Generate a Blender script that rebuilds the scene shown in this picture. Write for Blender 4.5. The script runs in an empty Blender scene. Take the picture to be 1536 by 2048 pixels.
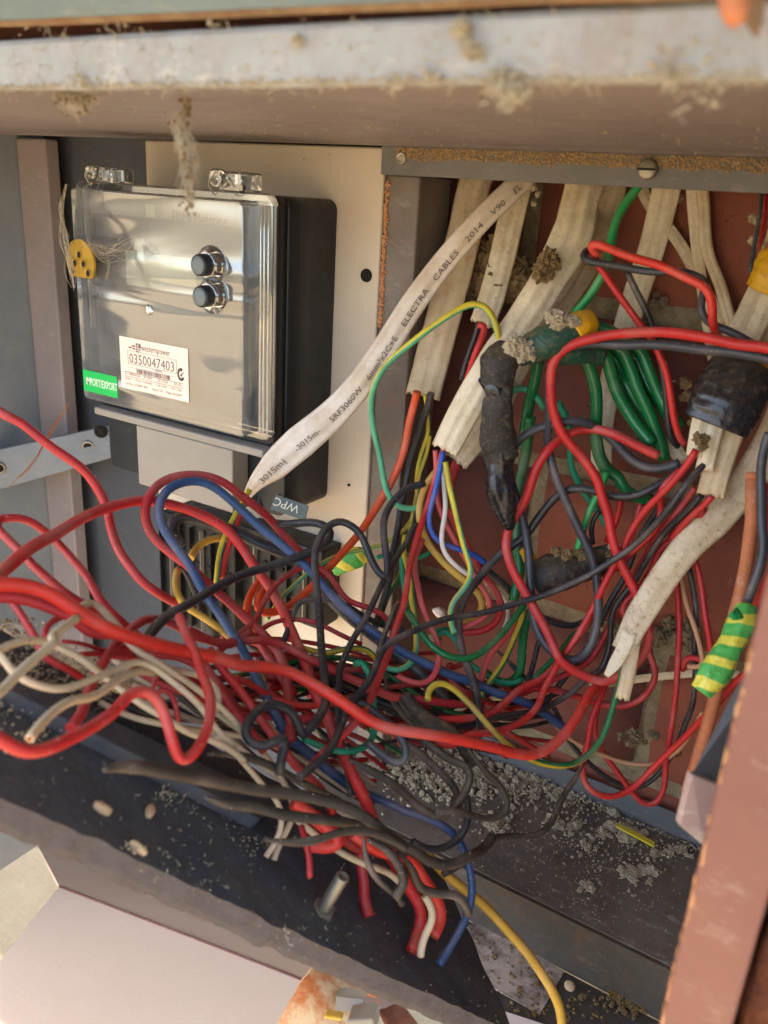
import bpy, bmesh, math, random
import numpy as np
from mathutils import Vector, Matrix, kdtree, noise
from math import radians, sin, cos, pi, atan2, sqrt
random.seed(7)
SC = bpy.context.scene
COL = SC.collection

# ------------------------------------------------------------------ camera
F = 1707.79                     # focal length in photo pixels (1536 x 2048 photo)
R = np.array([[0.83989814, 0.23469006, -0.48937887],
              [0.53973806, -0.26640467, 0.79856833],
              [0.05704324, -0.93485246, -0.35042395]])
cam_d = bpy.data.cameras.new("camera")
cam = bpy.data.objects.new("camera", cam_d)
COL.objects.link(cam)
right, down, fwd = R[:, 0], R[:, 1], R[:, 2]
M = Matrix(((right[0], -down[0], -fwd[0], 0), (right[1], -down[1], -fwd[1], 0), (right[2], -down[2], -fwd[2], 0), (0, 0, 0, 1)))
cam.matrix_world = M
cam_d.sensor_fit = 'VERTICAL'
cam_d.sensor_height = 36.0
cam_d.sensor_width = 27.0
cam_d.lens = F / 2048 * 36.0
cam_d.clip_start = 0.01
cam_d.clip_end = 200
cam_d.dof.use_dof = True
cam_d.dof.focus_distance = 0.50
cam_d.dof.aperture_fstop = 13
SC.camera = cam

# ------------------------------------------------------------------ sky, sun, exposure
SUN_AZ = radians(215)     # direction the sun stands in, compass style from +Y clockwise
SUN_EL = radians(56)
world = bpy.data.worlds.new("World")
SC.world = world
world.use_nodes = True
wn = world.node_tree
wn.nodes.clear()
wo = wn.nodes.new('ShaderNodeOutputWorld')
wb = wn.nodes.new('ShaderNodeBackground')
ws = wn.nodes.new('ShaderNodeTexSky')
ws.sky_type = 'NISHITA'
ws.sun_disc = False
ws.sun_elevation = SUN_EL
ws.sun_rotation = SUN_AZ
ws.dust_density = 2.0
wb.inputs[1].default_value = 0.15
wn.links.new(ws.outputs[0], wb.inputs[0])
wn.links.new(wb.outputs[0], wo.inputs[0])
sd = bpy.data.lights.new("sun", 'SUN')
sd.energy = 3.6
sd.angle = radians(0.6)
sd.color = (1.0, 0.965, 0.91)
sun = bpy.data.objects.new("sun", sd)
COL.objects.link(sun)
sv = Vector((sin(SUN_AZ) * cos(SUN_EL), cos(SUN_AZ) * cos(SUN_EL), sin(SUN_EL)))
sun.rotation_euler = sv.to_track_quat('Z', 'Y').to_euler()
SC.view_settings.view_transform = 'Standard'
SC.view_settings.look = 'None'
SC.view_settings.gamma = 1
SC.view_settings.exposure = 2.08
SC.render.engine = 'CYCLES'
SC.cycles.max_bounces = 8
SC.cycles.transparent_max_bounces = 16
SC.cycles.diffuse_bounces = 6

# ------------------------------------------------------------------ geometry of the view: photo measurements -> metres
def ray(x, y):
    return R @ np.array([(x - 768) / F, (y - 1024) / F, 1.0])
def atD(x, y, d):
    return Vector(ray(x, y) * d)
def onY(x, y, Y):
    r = ray(x, y); return Vector(r * (Y / r[1]))
def onZ(x, y, Z):
    r = ray(x, y); return Vector(r * (Z / r[2]))
def onX(x, y, X):
    r = ray(x, y); return Vector(r * (X / r[0]))
def onP(x, y, p, n):
    r = Vector(ray(x, y)); return r * (p.dot(n) / r.dot(n))

YF = 0.18      # front plane of the cabinet
YP = 0.40      # white board
YB = 0.46      # brick behind
YM = 0.34      # front of the meter
ZC = 0.0224    # cabinet ceiling
ZFL = -0.352   # ledge at the bottom
XL = -0.60     # left wall

# ------------------------------------------------------------------ materials
def lin(c):
    return tuple((v / 12.92 if v <= 0.04045 else ((v + 0.055) / 1.055) ** 2.4) for v in c)
def rgb(r, g, b):
    return (*lin((r / 255, g / 255, b / 255)), 1)
class NT:
    def __init__(s, name):
        s.m = bpy.data.materials.new(name); s.m.use_nodes = True
        s.t = s.m.node_tree; s.t.nodes.clear()
        s.out = s.n('ShaderNodeOutputMaterial')
        s.bs = s.n('ShaderNodeBsdfPrincipled')
        s.l(s.bs.outputs[0], s.out.inputs[0])
        s.tc = s.n('ShaderNodeTexCoord')
        s.geo = None
    def n(s, k): return s.t.nodes.new(k)
    def l(s, a, b): s.t.links.new(a, b)
    def noise(s, scale, detail=4, rough=0.6, stretch=None, off=0.0, dist=0.0):
        q = s.n('ShaderNodeTexNoise')
        q.inputs['Scale'].default_value = scale; q.inputs['Detail'].default_value = detail
        q.inputs['Roughness'].default_value = rough; q.inputs['Distortion'].default_value = dist
        mp = s.n('ShaderNodeMapping')
        mp.inputs['Location'].default_value = (off, off * 1.7, -off)
        if stretch: mp.inputs['Scale'].default_value = stretch
        s.l(s.tc.outputs['Object'], mp.inputs[0]); s.l(mp.outputs[0], q.inputs[0])
        return q.outputs[0]
    def ramp(s, v, a, b, ca=(0, 0, 0, 1), cb=(1, 1, 1, 1)):
        q = s.n('ShaderNodeValToRGB')
        q.color_ramp.elements[0].position = a; q.color_ramp.elements[1].position = b
        q.color_ramp.elements[0].color = ca; q.color_ramp.elements[1].color = cb
        s.l(v, q.inputs[0]); return q.outputs[0]
    def mix(s, f, a, b, mode='MIX'):
        q = s.n('ShaderNodeMix'); q.data_type = 'RGBA'; q.blend_type = mode
        for sock, v in ((q.inputs[0], f), (q.inputs[6], a), (q.inputs[7], b)):
            if hasattr(v, 'links') or isinstance(v, bpy.types.NodeSocket): s.l(v, sock)
            else: sock.default_value = v
        return q.outputs[2]
    def math(s, op, a, b=0.0, clamp=False):
        q = s.n('ShaderNodeMath'); q.operation = op; q.use_clamp = clamp
        for i, v in enumerate((a, b)):
            if isinstance(v, bpy.types.NodeSocket): s.l(v, q.inputs[i])
            else: q.inputs[i].default_value = v
        return q.outputs[0]
    def up(s):
        g = s.n('ShaderNodeNewGeometry'); x = s.n('ShaderNodeSeparateXYZ')
        s.l(g.outputs['Normal'], x.inputs[0]); return x.outputs[2]
    def fin(s, col, rough=0.5, bump=None, bstr=0.3, bdist=0.001, metal=0.0, spec=0.5, coat=0):
        for nm, v in (('Base Color', col), ('Roughness', rough), ('Metallic', metal), ('Specular IOR Level', spec), ('Coat Weight', coat)):
            if isinstance(v, bpy.types.NodeSocket): s.l(v, s.bs.inputs[nm])
            else: s.bs.inputs[nm].default_value = v
        if bump is not None:
            b = s.n('ShaderNodeBump'); b.inputs['Strength'].default_value = bstr
            b.inputs['Distance'].default_value = bdist
            s.l(bump, b.inputs['Height']); s.l(b.outputs[0], s.bs.inputs['Normal'])
        return s.m

DUST = rgb(158, 144, 120)
def pvc(name, col, rough=0.45, dust=0.35, off=0.0, stripe=None, sfrac=0.35, grime=0.4):
    t = NT(name)
    base = col
    if stripe is not None:
        uv = t.n('ShaderNodeSeparateXYZ'); t.l(t.tc.outputs['UV'], uv.inputs[0])
        tw = t.math('MULTIPLY', uv.outputs[0], 3.0)
        v = t.math('FRACT', t.math('ADD', uv.outputs[1], tw))
        base = t.mix(t.math('LESS_THAN', v, sfrac), col, stripe)
    var = t.noise(60, 3, 0.6, off=off)
    c2 = t.mix(0.5, base, tuple(x * 0.62 for x in col[:3]) + (1,)) if stripe is None else t.mix(0.35, base, (0.02, 0.03, 0.02, 1))
    c = t.mix(t.ramp(var, 0.42, 0.68), base, c2)
    gr = t.ramp(t.noise(330, 5, 0.75, off=off + 3), 0.60, 0.72)
    c = t.mix(t.math('MULTIPLY', gr, grime), c, (0.03, 0.024, 0.018, 1))
    fade = t.ramp(t.noise(26, 3, 0.6, off=off + 12), 0.52, 0.72)
    c = t.mix(t.math('MULTIPLY', fade, 0.22), c, rgb(206, 180, 168))
    spk = t.ramp(t.noise(700, 3, 0.8, off=off + 9), 0.60, 0.70)
    patch = t.ramp(t.noise(45, 4, 0.7, off=off + 5), 0.40, 0.70)
    upm = t.ramp(t.up(), 0.45, 0.95)
    d = t.math('MULTIPLY', t.math('ADD', t.math('MULTIPLY', upm, patch), t.math('MULTIPLY', spk, patch)), dust, True)
    c = t.mix(d, c, DUST)
    rg = t.math('ADD', t.math('MULTIPLY', d, 0.5), rough, True)
    return t.fin(c, rg, t.noise(520, 4, 0.7, off=off), 0.25, 0.0006, spec=0.45)

MAT = {}
MAT['red'] = pvc('red_insulation', rgb(198, 44, 44), off=1, dust=0.34, grime=0.25)
MAT['bright'] = pvc('bright_red_insulation', rgb(218, 54, 42), off=2, dust=0.3, grime=0.15)
MAT['dark_red'] = pvc('dark_red_insulation', rgb(178, 40, 46), off=3, dust=0.3)
MAT['pink'] = pvc('faded_red_insulation', rgb(214, 84, 82), off=4, dust=0.3, grime=0.2)
MAT['orange'] = pvc('orange_insulation', rgb(220, 78, 30), off=5, dust=0.15, grime=0.2)
MAT['black'] = pvc('black_insulation', rgb(46, 46, 50), off=6, dust=0.30, rough=0.38)
MAT['grey'] = pvc('slate_grey_insulation', rgb(62, 65, 73), off=7, dust=0.3, rough=0.4)
MAT['brown'] = pvc('grimy_black_insulation', rgb(62, 54, 48), off=8, dust=0.4, rough=0.6)
MAT['green'] = pvc('green_insulation', rgb(22, 112, 62), off=9, dust=0.25, rough=0.22)
MAT['bgreen'] = pvc('bright_green_insulation', rgb(36, 160, 84), off=10, dust=0.2, rough=0.35, grime=0.5)
MAT['teal'] = pvc('teal_green_insulation', rgb(30, 150, 110), off=11, dust=0.25, rough=0.4)
MAT['blue'] = pvc('blue_insulation', rgb(48, 78, 122), off=12, dust=0.35)
MAT['bblue'] = pvc('bright_blue_insulation', rgb(34, 84, 178), off=13, dust=0.1)
MAT['yellow'] = pvc('yellow_insulation', rgb(204, 160, 58), off=14, dust=0.35)
MAT['cream'] = pvc('cream_insulation', rgb(204, 182, 150), off=15, dust=0.4, rough=0.6, grime=0.7)
MAT['white'] = pvc('white_insulation', rgb(226, 214, 204), off=16, dust=0.2, grime=0.3)
MAT['yg'] = pvc('green_yellow_insulation', rgb(90, 178, 134), off=17, dust=0.2, stripe=rgb(214, 196, 50), sfrac=0.42, grime=0.3)
MAT['ygdark'] = pvc('dark_green_yellow_insulation', rgb(40, 118, 68), off=18, dust=0.3, stripe=rgb(196, 164, 44), sfrac=0.4, grime=0.4)
MAT['tan'] = pvc('tan_insulation', rgb(190, 142, 104), off=19, dust=0.3, rough=0.6)
def sheath(name, col, dirt, off):
    t = NT(name)
    streak = t.noise(55, 5, 0.7, off=off)
    sp = t.ramp(t.noise(420, 4, 0.8, off=off + 2), 0.56, 0.68)
    pt = t.ramp(t.noise(28, 5, 0.75, off=off + 4), 0.48, 0.72)
    c = t.mix(t.ramp(streak, 0.35, 0.75), col, tuple(v * f for v, f in zip(col[:3], (0.72, 0.62, 0.48))) + (1,))
    m = t.math('MULTIPLY', t.math('ADD', t.math('MULTIPLY', sp, 0.65), t.math('MULTIPLY', pt, 0.5)), dirt, True)
    c = t.mix(m, c, rgb(84, 68, 48))
    return t.fin(c, 0.5, t.noise(260, 5, 0.7, off=off), 0.35, 0.001, spec=0.4)
MAT['sheath_new'] = sheath('clean_white_sheath', rgb(230, 218, 204), 0.16, 21)
MAT['sheath_cream'] = sheath('cream_sheath', rgb(240, 228, 200), 0.5, 22)
MAT['sheath_tan'] = sheath('tan_sheath', rgb(226, 208, 176), 0.45, 23)
MAT['sheath_dirty'] = sheath('dirty_sheath', rgb(222, 206, 178), 0.9, 24)
def tape(name, col, rough=0.3, dust=0.5, off=0):
    t = NT(name)
    w = t.noise(90, 2, 0.5, off=off, dist=1.0)
    d = t.math('MULTIPLY', t.math('ADD', t.ramp(t.noise(380, 5, 0.8, off=off), 0.52, 0.7), t.math('MULTIPLY', t.ramp(t.up(), 0.3, 1.0), t.ramp(t.noise(60, 4, 0.8, off=off), 0.35, 0.6))), dust, True)
    c = t.mix(d, col, rgb(140, 120, 88))
    return t.fin(c, t.math('ADD', t.math('MULTIPLY', d, 0.6), rough, True), w, 0.45, 0.002, spec=0.5)
MAT['tape_black'] = tape('black_tape', rgb(30, 31, 36), 0.25, 0.35, 31)
MAT['tape_dusty'] = tape('dusty_black_tape', rgb(38, 34, 32), 0.6, 0.55, 32)
MAT['tape_green'] = tape('dark_green_tape', rgb(28, 72, 56), 0.45, 0.75, 33)
MAT['tape_yellow'] = tape('yellow_tape', rgb(226, 172, 20), 0.45, 0.5, 34)
def striped(name, a, b, n, off):
    t = NT(name)
    uv = t.n('ShaderNodeSeparateXYZ'); t.l(t.tc.outputs['UV'], uv.inputs[0])
    v = t.math('FRACT', t.math('ADD', t.math('MULTIPLY', uv.outputs[0], n), t.math('ADD', uv.outputs[1], t.math('MULTIPLY', t.noise(60, 2, 0.5), 0.5))))
    c = t.mix(t.math('LESS_THAN', v, 0.42), a, b)
    return t.fin(c, 0.35, t.noise(150, 3, 0.6, off=off), 0.7, 0.002)
MAT['tape_striped'] = striped('green_yellow_tape', rgb(84, 176, 84), rgb(224, 214, 80), 100, 35)

def dustm(name, a, b, off):
    t = NT(name)
    c = t.mix(t.noise(300, 5, 0.8, off=off), a, b)
    return t.fin(c, 1.0, t.noise(900, 4, 0.8), 0.5, 0.001, spec=0.1)
def painted(name, col, alt, rough=0.55, off=0, rust=0.0, spec=0.4, scratch=0.2, metal=0.0, pit=0.25, big=12):
    t = NT(name)
    c = t.mix(t.ramp(t.noise(big, 5, 0.7, off=off), 0.35, 0.7), col, alt)
    c = t.mix(t.math('MULTIPLY', t.ramp(t.noise(500, 4, 0.8, off=off + 1), 0.58, 0.72), pit), c, rgb(70, 60, 50))
    c = t.mix(t.math('MULTIPLY', t.ramp(t.noise(140, 6, 0.8, off=off + 2, stretch=(0.4, 1, 1)), 0.56, 0.66), scratch), c, rgb(210, 200, 185))
    if rust > 0:
        c = t.mix(t.math('MULTIPLY', t.ramp(t.noise(70, 6, 0.8, off=off + 7), 0.5, 0.62), rust), c, rgb(130, 88, 58))
    return t.fin(c, t.ramp(t.noise(90, 4, 0.7, off=off), 0.2, 0.8, (rough - .1,) * 3 + (1,), (rough + .15,) * 3 + (1,)), t.noise(300, 5, 0.7, off=off), 0.25, 0.0006, metal=metal, spec=spec)
MAT['rail'] = painted('weathered_pale_paint', rgb(162, 164, 166), rgb(136, 136, 134), 0.6, 41, rust=0.25, scratch=0.45)
MAT['ceiling'] = painted('mauve_brown_paint', rgb(142, 130, 130), rgb(126, 117, 118), 0.5, 42)
MAT['post'] = painted('dull_mauve_paint', rgb(158, 144, 142), rgb(140, 132, 132), 0.6, 43)
MAT['slate'] = painted('flare_tinted_grey_paint', rgb(142, 150, 158), rgb(122, 130, 140), 0.55, 44, scratch=0.08)  # bluish cast of lens flare over the left side is put into this colour
MAT['navy'] = painted('dark_slate_paint', rgb(88, 91, 97), rgb(76, 79, 86), 0.6, 45, scratch=0.05)
MAT['board'] = painted('off_white_board', rgb(214, 202, 184), rgb(200, 182, 160), 0.4, 46, scratch=0.05, pit=0.12, big=5)
MAT['strut'] = painted('grey_steel', rgb(126, 118, 112), rgb(98, 88, 80), 0.5, 47, rust=0.35, scratch=0.15, pit=0.5)
MAT['strip'] = painted('grey_steel_strip', rgb(112, 112, 112), rgb(96, 94, 92), 0.5, 48, scratch=0.1, pit=0.5)
MAT['frame'] = painted('salmon_brown_paint', rgb(132, 88, 77), rgb(120, 78, 69), 0.45, 49, scratch=0.15, pit=0.15)
MAT['chip'] = painted('chipped_tan_primer', rgb(206, 156, 108), rgb(180, 120, 80), 0.8, 50)
MAT['bracket'] = painted('mauve_bracket_paint', rgb(176, 150, 144), rgb(160, 130, 120), 0.5, 51, scratch=0.5)
MAT['ledge_dark'] = painted('shade_toned_ledge_steel', rgb(78, 73, 67), rgb(64, 60, 55), 0.85, 66, rust=0.2, pit=0.8, scratch=0.1, big=30)  # ledge steel with shade put into its colour, offsetting ground light; rust and pits
MAT['upstand'] = painted('grey_flange_steel', rgb(104, 106, 108), rgb(90, 92, 94), 0.6, 67, pit=0.6)
MAT['ledge'] = painted('dusty_floor_steel', rgb(120, 110, 100), rgb(88, 82, 76), 0.85, 52, rust=0.2, pit=0.9, scratch=0.3, big=25)
MAT['lid'] = painted('blue_grey_sheet', rgb(118, 138, 150), rgb(100, 120, 134), 0.5, 53, rust=0.1)
MAT['rust'] = painted('rusty_edge', rgb(112, 88, 68), rgb(150, 128, 98), 0.9, 54, rust=0.7, big=60)
MAT['cover_sheet'] = painted('pale_pink_sheet', rgb(240, 214, 190), rgb(232, 204, 180), 0.45, 55, scratch=0.05, pit=0.05, big=4)
MAT['zinc'] = painted('dull_zinc', rgb(168, 164, 150), rgb(120, 112, 96), 0.4, 56, metal=0.7)
MAT['brass'] = painted('brassy_zinc', rgb(206, 164, 70), rgb(180, 150, 70), 0.3, 57, metal=0.9, scratch=0.1, pit=0.05, big=60)
MAT['bakelite'] = painted('black_meter_plastic', rgb(36, 40, 46), rgb(30, 33, 38), 0.4, 58, scratch=0.02, pit=0.05)
MAT['block'] = painted('dark_block_plastic', rgb(25, 26, 29), rgb(20, 21, 24), 0.45, 59, scratch=0.05)
MAT['greypl'] = painted('grey_terminal_plastic', rgb(150, 144, 136), rgb(140, 134, 126), 0.6, 60, scratch=0.03, pit=0.05)
MAT['inner'] = painted('inner_grey_plastic', rgb(76, 82, 88), rgb(66, 72, 78), 0.5, 61, scratch=0.05, pit=0.1)
MAT['lcd'] = painted('display_glass', rgb(206, 204, 176), rgb(196, 194, 166), 0.3, 62, scratch=0, pit=0)
MAT['crust'] = dustm('tan_crust', rgb(206, 178, 136), rgb(120, 92, 62), 8)
MAT['tag'] = painted('slate_tag', rgb(112, 126, 128), rgb(100, 112, 116), 0.5, 63, scratch=0.05)
MAT['hole'] = painted('dark_recess', rgb(28, 26, 26), rgb(20, 20, 20), 0.8, 64, scratch=0)
MAT['rod'] = painted('orange_brown_rod', rgb(190, 118, 78), rgb(160, 94, 62), 0.6, 65, scratch=0.3, pit=0.4, big=50)
def slabmat():
    t = NT('black_asbestos_board')
    c = t.mix(t.ramp(t.noise(30, 6, 0.75, off=2), 0.4, 0.7), rgb(78, 82, 92), rgb(98, 98, 98))
    c = t.mix(t.ramp(t.noise(420, 5, 0.85, off=4), 0.6, 0.70), c, rgb(150, 140, 122))
    return t.fin(c, 0.85, t.noise(180, 6, 0.8), 0.6, 0.0015, spec=.25)
MAT['slab'] = slabmat()
def slabedge():
    t = NT('sawn_board_edge')
    c = t.mix(t.noise(260, 4, 0.7, stretch=(0.25, 1, 0.6), off=1), rgb(62, 57, 60), rgb(98, 88, 86))
    return t.fin(c, 0.85, t.noise(300, 4, 0.7, stretch=(0.3, 1, 1)), 0.6, 0.001)
MAT['slabedge'] = slabedge()
def brickmat(name, a, b, off, porous=0.35):
    t = NT(name)
    c = t.mix(t.ramp(t.noise(22, 5, 0.7, off=off), 0.35, 0.7), a, b)
    c = t.mix(t.ramp(t.noise(260, 4, 0.8, off=off + 1), 0.62, 0.72), c, rgb(70, 40, 34))
    c = t.mix(t.math('MULTIPLY', t.ramp(t.noise(60, 6, 0.8, off=off + 2), 0.6, 0.75), 0.5), c, rgb(160, 120, 100))
    return t.fin(c, 0.85, t.noise(120, 6, 0.75, off=off), porous, 0.004 if porous < .9 else 0.02, spec=0.3)
BR = [brickmat('brick_red_%s' % k, a, b, o) for k, a, b, o in (('warm', rgb(146, 86, 68), rgb(128, 76, 62), 1), ('plum', rgb(124, 76, 68), rgb(108, 68, 62), 5), ('orange', rgb(156, 94, 70), rgb(136, 82, 64), 9))]
MAT['rough_brick'] = brickmat('rough_sunlit_toned_brick', rgb(196, 122, 84), rgb(150, 84, 60), 14, 1.0)  # bright orange stands in for sunlight on the outer brick
def mortarmat():
    t = NT('lime_mortar')
    c = t.mix(t.ramp(t.noise(90, 6, 0.8, off=3), 0.35, 0.7), rgb(176, 160, 130), rgb(118, 104, 82))
    return t.fin(c, 0.95, t.noise(200, 6, 0.8, off=3), 0.9, 0.004, spec=0.2)
MAT['mortar'] = mortarmat()
MAT['lint'] = dustm('grey_brown_lint', rgb(208, 196, 170), rgb(132, 118, 94), 1)
MAT['nest'] = dustm('brown_nest_dust', rgb(160, 136, 98), rgb(82, 62, 42), 2)
MAT['silk'] = dustm('pale_cobweb_silk', rgb(214, 204, 184), rgb(176, 160, 132), 3)
def sand():
    t = NT('pale_sand')
    c = t.mix(t.ramp(t.noise(6, 8, 0.75), 0.3, 0.7), rgb(188, 164, 126), rgb(164, 140, 104))
    return t.fin(c, 0.95, t.noise(60, 6, 0.8), 0.5, 0.01, spec=0.1)
MAT['sand'] = sand()
def rocks():
    t = NT('mottled_orange_stone')
    c = t.mix(t.ramp(t.noise(40, 5, 0.7, stretch=(1, 1, 0.4)), 0.42, 0.58), rgb(232, 210, 170), rgb(214, 142, 94))
    return t.fin(c, 0.9, t.noise(120, 4, 0.7), 0.4, 0.004)
MAT['stone'] = rocks()
def paper():
    t = NT('stained_card')
    c = t.mix(t.ramp(t.noise(48, 6, 0.8), 0.42, 0.62), rgb(190, 172, 160), rgb(92, 76, 66))
    return t.fin(c, 0.8, t.noise(100, 3, 0.6), 0.2, 0.001)
MAT['card'] = paper()
def flat(name, col, rough=0.5):
    t = NT(name)
    c = t.mix(t.noise(200, 3, 0.6), col, tuple(v * 0.88 for v in col[:3]) + (1,))
    return t.fin(c, rough)
MAT['copper'] = painted('cut_copper', rgb(190, 120, 84), rgb(150, 90, 60), 0.45, 71, metal=.8)
MAT['print'] = flat('grey_print', rgb(112, 100, 94)); MAT['label'] = flat('pale_label', rgb(244, 226, 214), 0.35)
MAT['green_label'] = flat('green_label', rgb(20, 190, 90), 0.35); MAT['white_print'] = flat('white_print', rgb(240, 246, 236))
MAT['black_print'] = flat('dark_print', rgb(58, 52, 50)); MAT['pupa'] = flat('pale_husk', rgb(206, 176, 140), 0.8)
MAT['leaf'] = flat('dry_orange_leaf', rgb(196, 128, 74), 0.7); MAT['metalpl'] = flat('galvanised_plate', rgb(150, 146, 136), 0.45)
MAT['yellowleaf'] = flat('yellow_offcut', rgb(216, 186, 70), 0.6)
def clear(name, wav=0.0, fac=0.16, tint=(0.93, 0.95, 0.96, 1), rough=0.04, milk=0.04):
    t = NT(name); t.t.nodes.remove(t.bs)
    tr = t.n('ShaderNodeBsdfTransparent'); tr.inputs[0].default_value = tint
    gl = t.n('ShaderNodeBsdfGlossy'); gl.inputs['Roughness'].default_value = rough
    gl.inputs['Color'].default_value = (1, 1, 1, 1)
    fr = t.n('ShaderNodeFresnel'); fr.inputs[0].default_value = 1.5
    f = t.math('ADD', t.math('MULTIPLY', fr.outputs[0], 1.6), fac, True)
    mx = t.n('ShaderNodeMixShader')
    t.l(f, mx.inputs[0]); t.l(tr.outputs[0], mx.inputs[1]); t.l(gl.outputs[0], mx.inputs[2])
    if wav:
        b = t.n('ShaderNodeBump'); b.inputs['Strength'].default_value = wav; b.inputs['Distance'].default_value = 0.01
        t.l(t.noise(9, 2, 0.4, stretch=(0.45, 1, 2.6), dist=0.8), b.inputs['Height'])
        t.l(b.outputs[0], gl.inputs['Normal'])
    df = t.n('ShaderNodeBsdfDiffuse'); df.inputs[0].default_value = (.72, .72, .70, 1); m2 = t.n('ShaderNodeMixShader')
    hz = t.math('MULTIPLY', t.ramp(t.noise(40, 5, .7), .3, .75, (.4, .4, .4, 1)), milk)
    t.l(hz, m2.inputs[0]); t.l(mx.outputs[0], m2.inputs[1]); t.l(df.outputs[0], m2.inputs[2])
    t.l(m2.outputs[0], t.out.inputs[0])
    return t.m
MAT['window'] = clear('clear_cover_window', 0.75, 0.11, rough=.08, milk=.17)
MAT['clear'] = clear('clear_cover_rim', 0.0, 0.14)

# ------------------------------------------------------------------ builders
def link(name, me, mat, parent=None, smooth=False):
    o = bpy.data.objects.new(name, me)
    COL.objects.link(o)
    if mat is not None: me.materials.append(MAT[mat] if isinstance(mat, str) else mat)
    if parent is not None: o.parent = parent
    if smooth: me.polygons.foreach_set('use_smooth', [True] * len(me.polygons))
    return o
def raw(name, vs, fs, mat, parent=None, smooth=False, uv=None):
    me = bpy.data.meshes.new(name)
    me.from_pydata([tuple(v) for v in vs], [], fs)
    if uv is not None:
        l = me.uv_layers.new(name='UV')
        idx = np.empty(len(me.loops), dtype=np.int32); me.loops.foreach_get('vertex_index', idx)
        l.data.foreach_set('uv', np.array(uv, dtype=np.float32)[idx].ravel())
    me.update()
    return link(name, me, mat, parent, smooth)
def tag(o, label, cat, group=None, kind=None):
    if label: o['label'] = label
    if cat: o['category'] = cat
    if group: o['group'] = group
    if kind: o['kind'] = kind
    return o
def empty(name, loc=(0, 0, 0)):
    o = bpy.data.objects.new(name, None); COL.objects.link(o)
    o.location = loc; o.empty_display_size = 0.02
    o['_l'] = 1; del o['_l']
    return o
def hold(o, root):       # parent without moving (children are modelled in world space)
    o.parent = root
    o.matrix_parent_inverse = Matrix.Translation(root.location).inverted()
    return o
def box(name, p0, p1, mat, root=None, bev=0.0, seg=2):
    bm = bmesh.new()
    bmesh.ops.create_cube(bm, size=1)
    c = [(a + b) / 2 for a, b in zip(p0, p1)]; s = [abs(b - a) for a, b in zip(p0, p1)]
    for v in bm.verts: v.co = Vector((v.co.x * s[0] + c[0], v.co.y * s[1] + c[1], v.co.z * s[2] + c[2]))
    if bev > 0: bmesh.ops.bevel(bm, geom=bm.edges[:], offset=bev, segments=seg, affect='EDGES', profile=0.5)
    me = bpy.data.meshes.new(name); bm.to_mesh(me); bm.free()
    o = link(name, me, mat)
    if bev > 0: me.polygons.foreach_set('use_smooth', [len(p.vertices) == 4 and p.area < max(s) * bev * 2.5 for p in me.polygons])
    if root: hold(o, root)
    return o
def plate(name, quad, thick, mat, root=None, bev=0.0):
    q = [Vector(p) for p in quad]
    n = (q[1] - q[0]).cross(q[3] - q[0]).normalized()
    if n.dot(q[0]) > 0: n = -n
    vs = q + [p - n * thick for p in q]
    fs = [(0, 1, 2, 3), (7, 6, 5, 4), (0, 4, 5, 1), (1, 5, 6, 2), (2, 6, 7, 3), (3, 7, 4, 0)]
    bm = bmesh.new(); bv = [bm.verts.new(v) for v in vs]
    for f in fs: bm.faces.new([bv[i] for i in f])
    bmesh.ops.recalc_face_normals(bm, faces=bm.faces)
    if bev > 0: bmesh.ops.bevel(bm, geom=bm.edges[:], offset=bev, segments=2, affect='EDGES', profile=0.5)
    me = bpy.data.meshes.new(name); bm.to_mesh(me); bm.free()
    o = link(name, me, mat)
    if root: hold(o, root)
    return o
def basis(axis, hint=Vector((0, 0, 1))):
    z = Vector(axis).normalized(); x = hint.cross(z)
    if x.length < 1e-4: x = Vector((1, 0, 0)).cross(z)
    x.normalize(); y = z.cross(x)
    return x, y, z
def lathe(name, prof, origin, axis, mat, root=None, seg=28, smooth=True):
    """prof: (radius, height) pairs along axis"""
    x, y, z = basis(axis); o = Vector(origin); vs = []; fs = []
    for r, h in prof:
        for k in range(seg):
            a = 2 * pi * k / seg
            vs.append(o + z * h + (x * cos(a) + y * sin(a)) * max(r, 1e-5))
    for i in range(len(prof) - 1):
        for k in range(seg):
            a, b = i * seg + k, i * seg + (k + 1) % seg
            fs.append((a, b, b + seg, a + seg))
    fs.append(tuple(range(seg))[::-1]); fs.append(tuple(range((len(prof) - 1) * seg, len(prof) * seg)))
    ob = raw(name, vs, fs, mat, None, False)
    if smooth: ob.data.polygons.foreach_set('use_smooth', [len(p.vertices) == 4 for p in ob.data.polygons]); 
    if root: hold(ob, root)
    return ob
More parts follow.
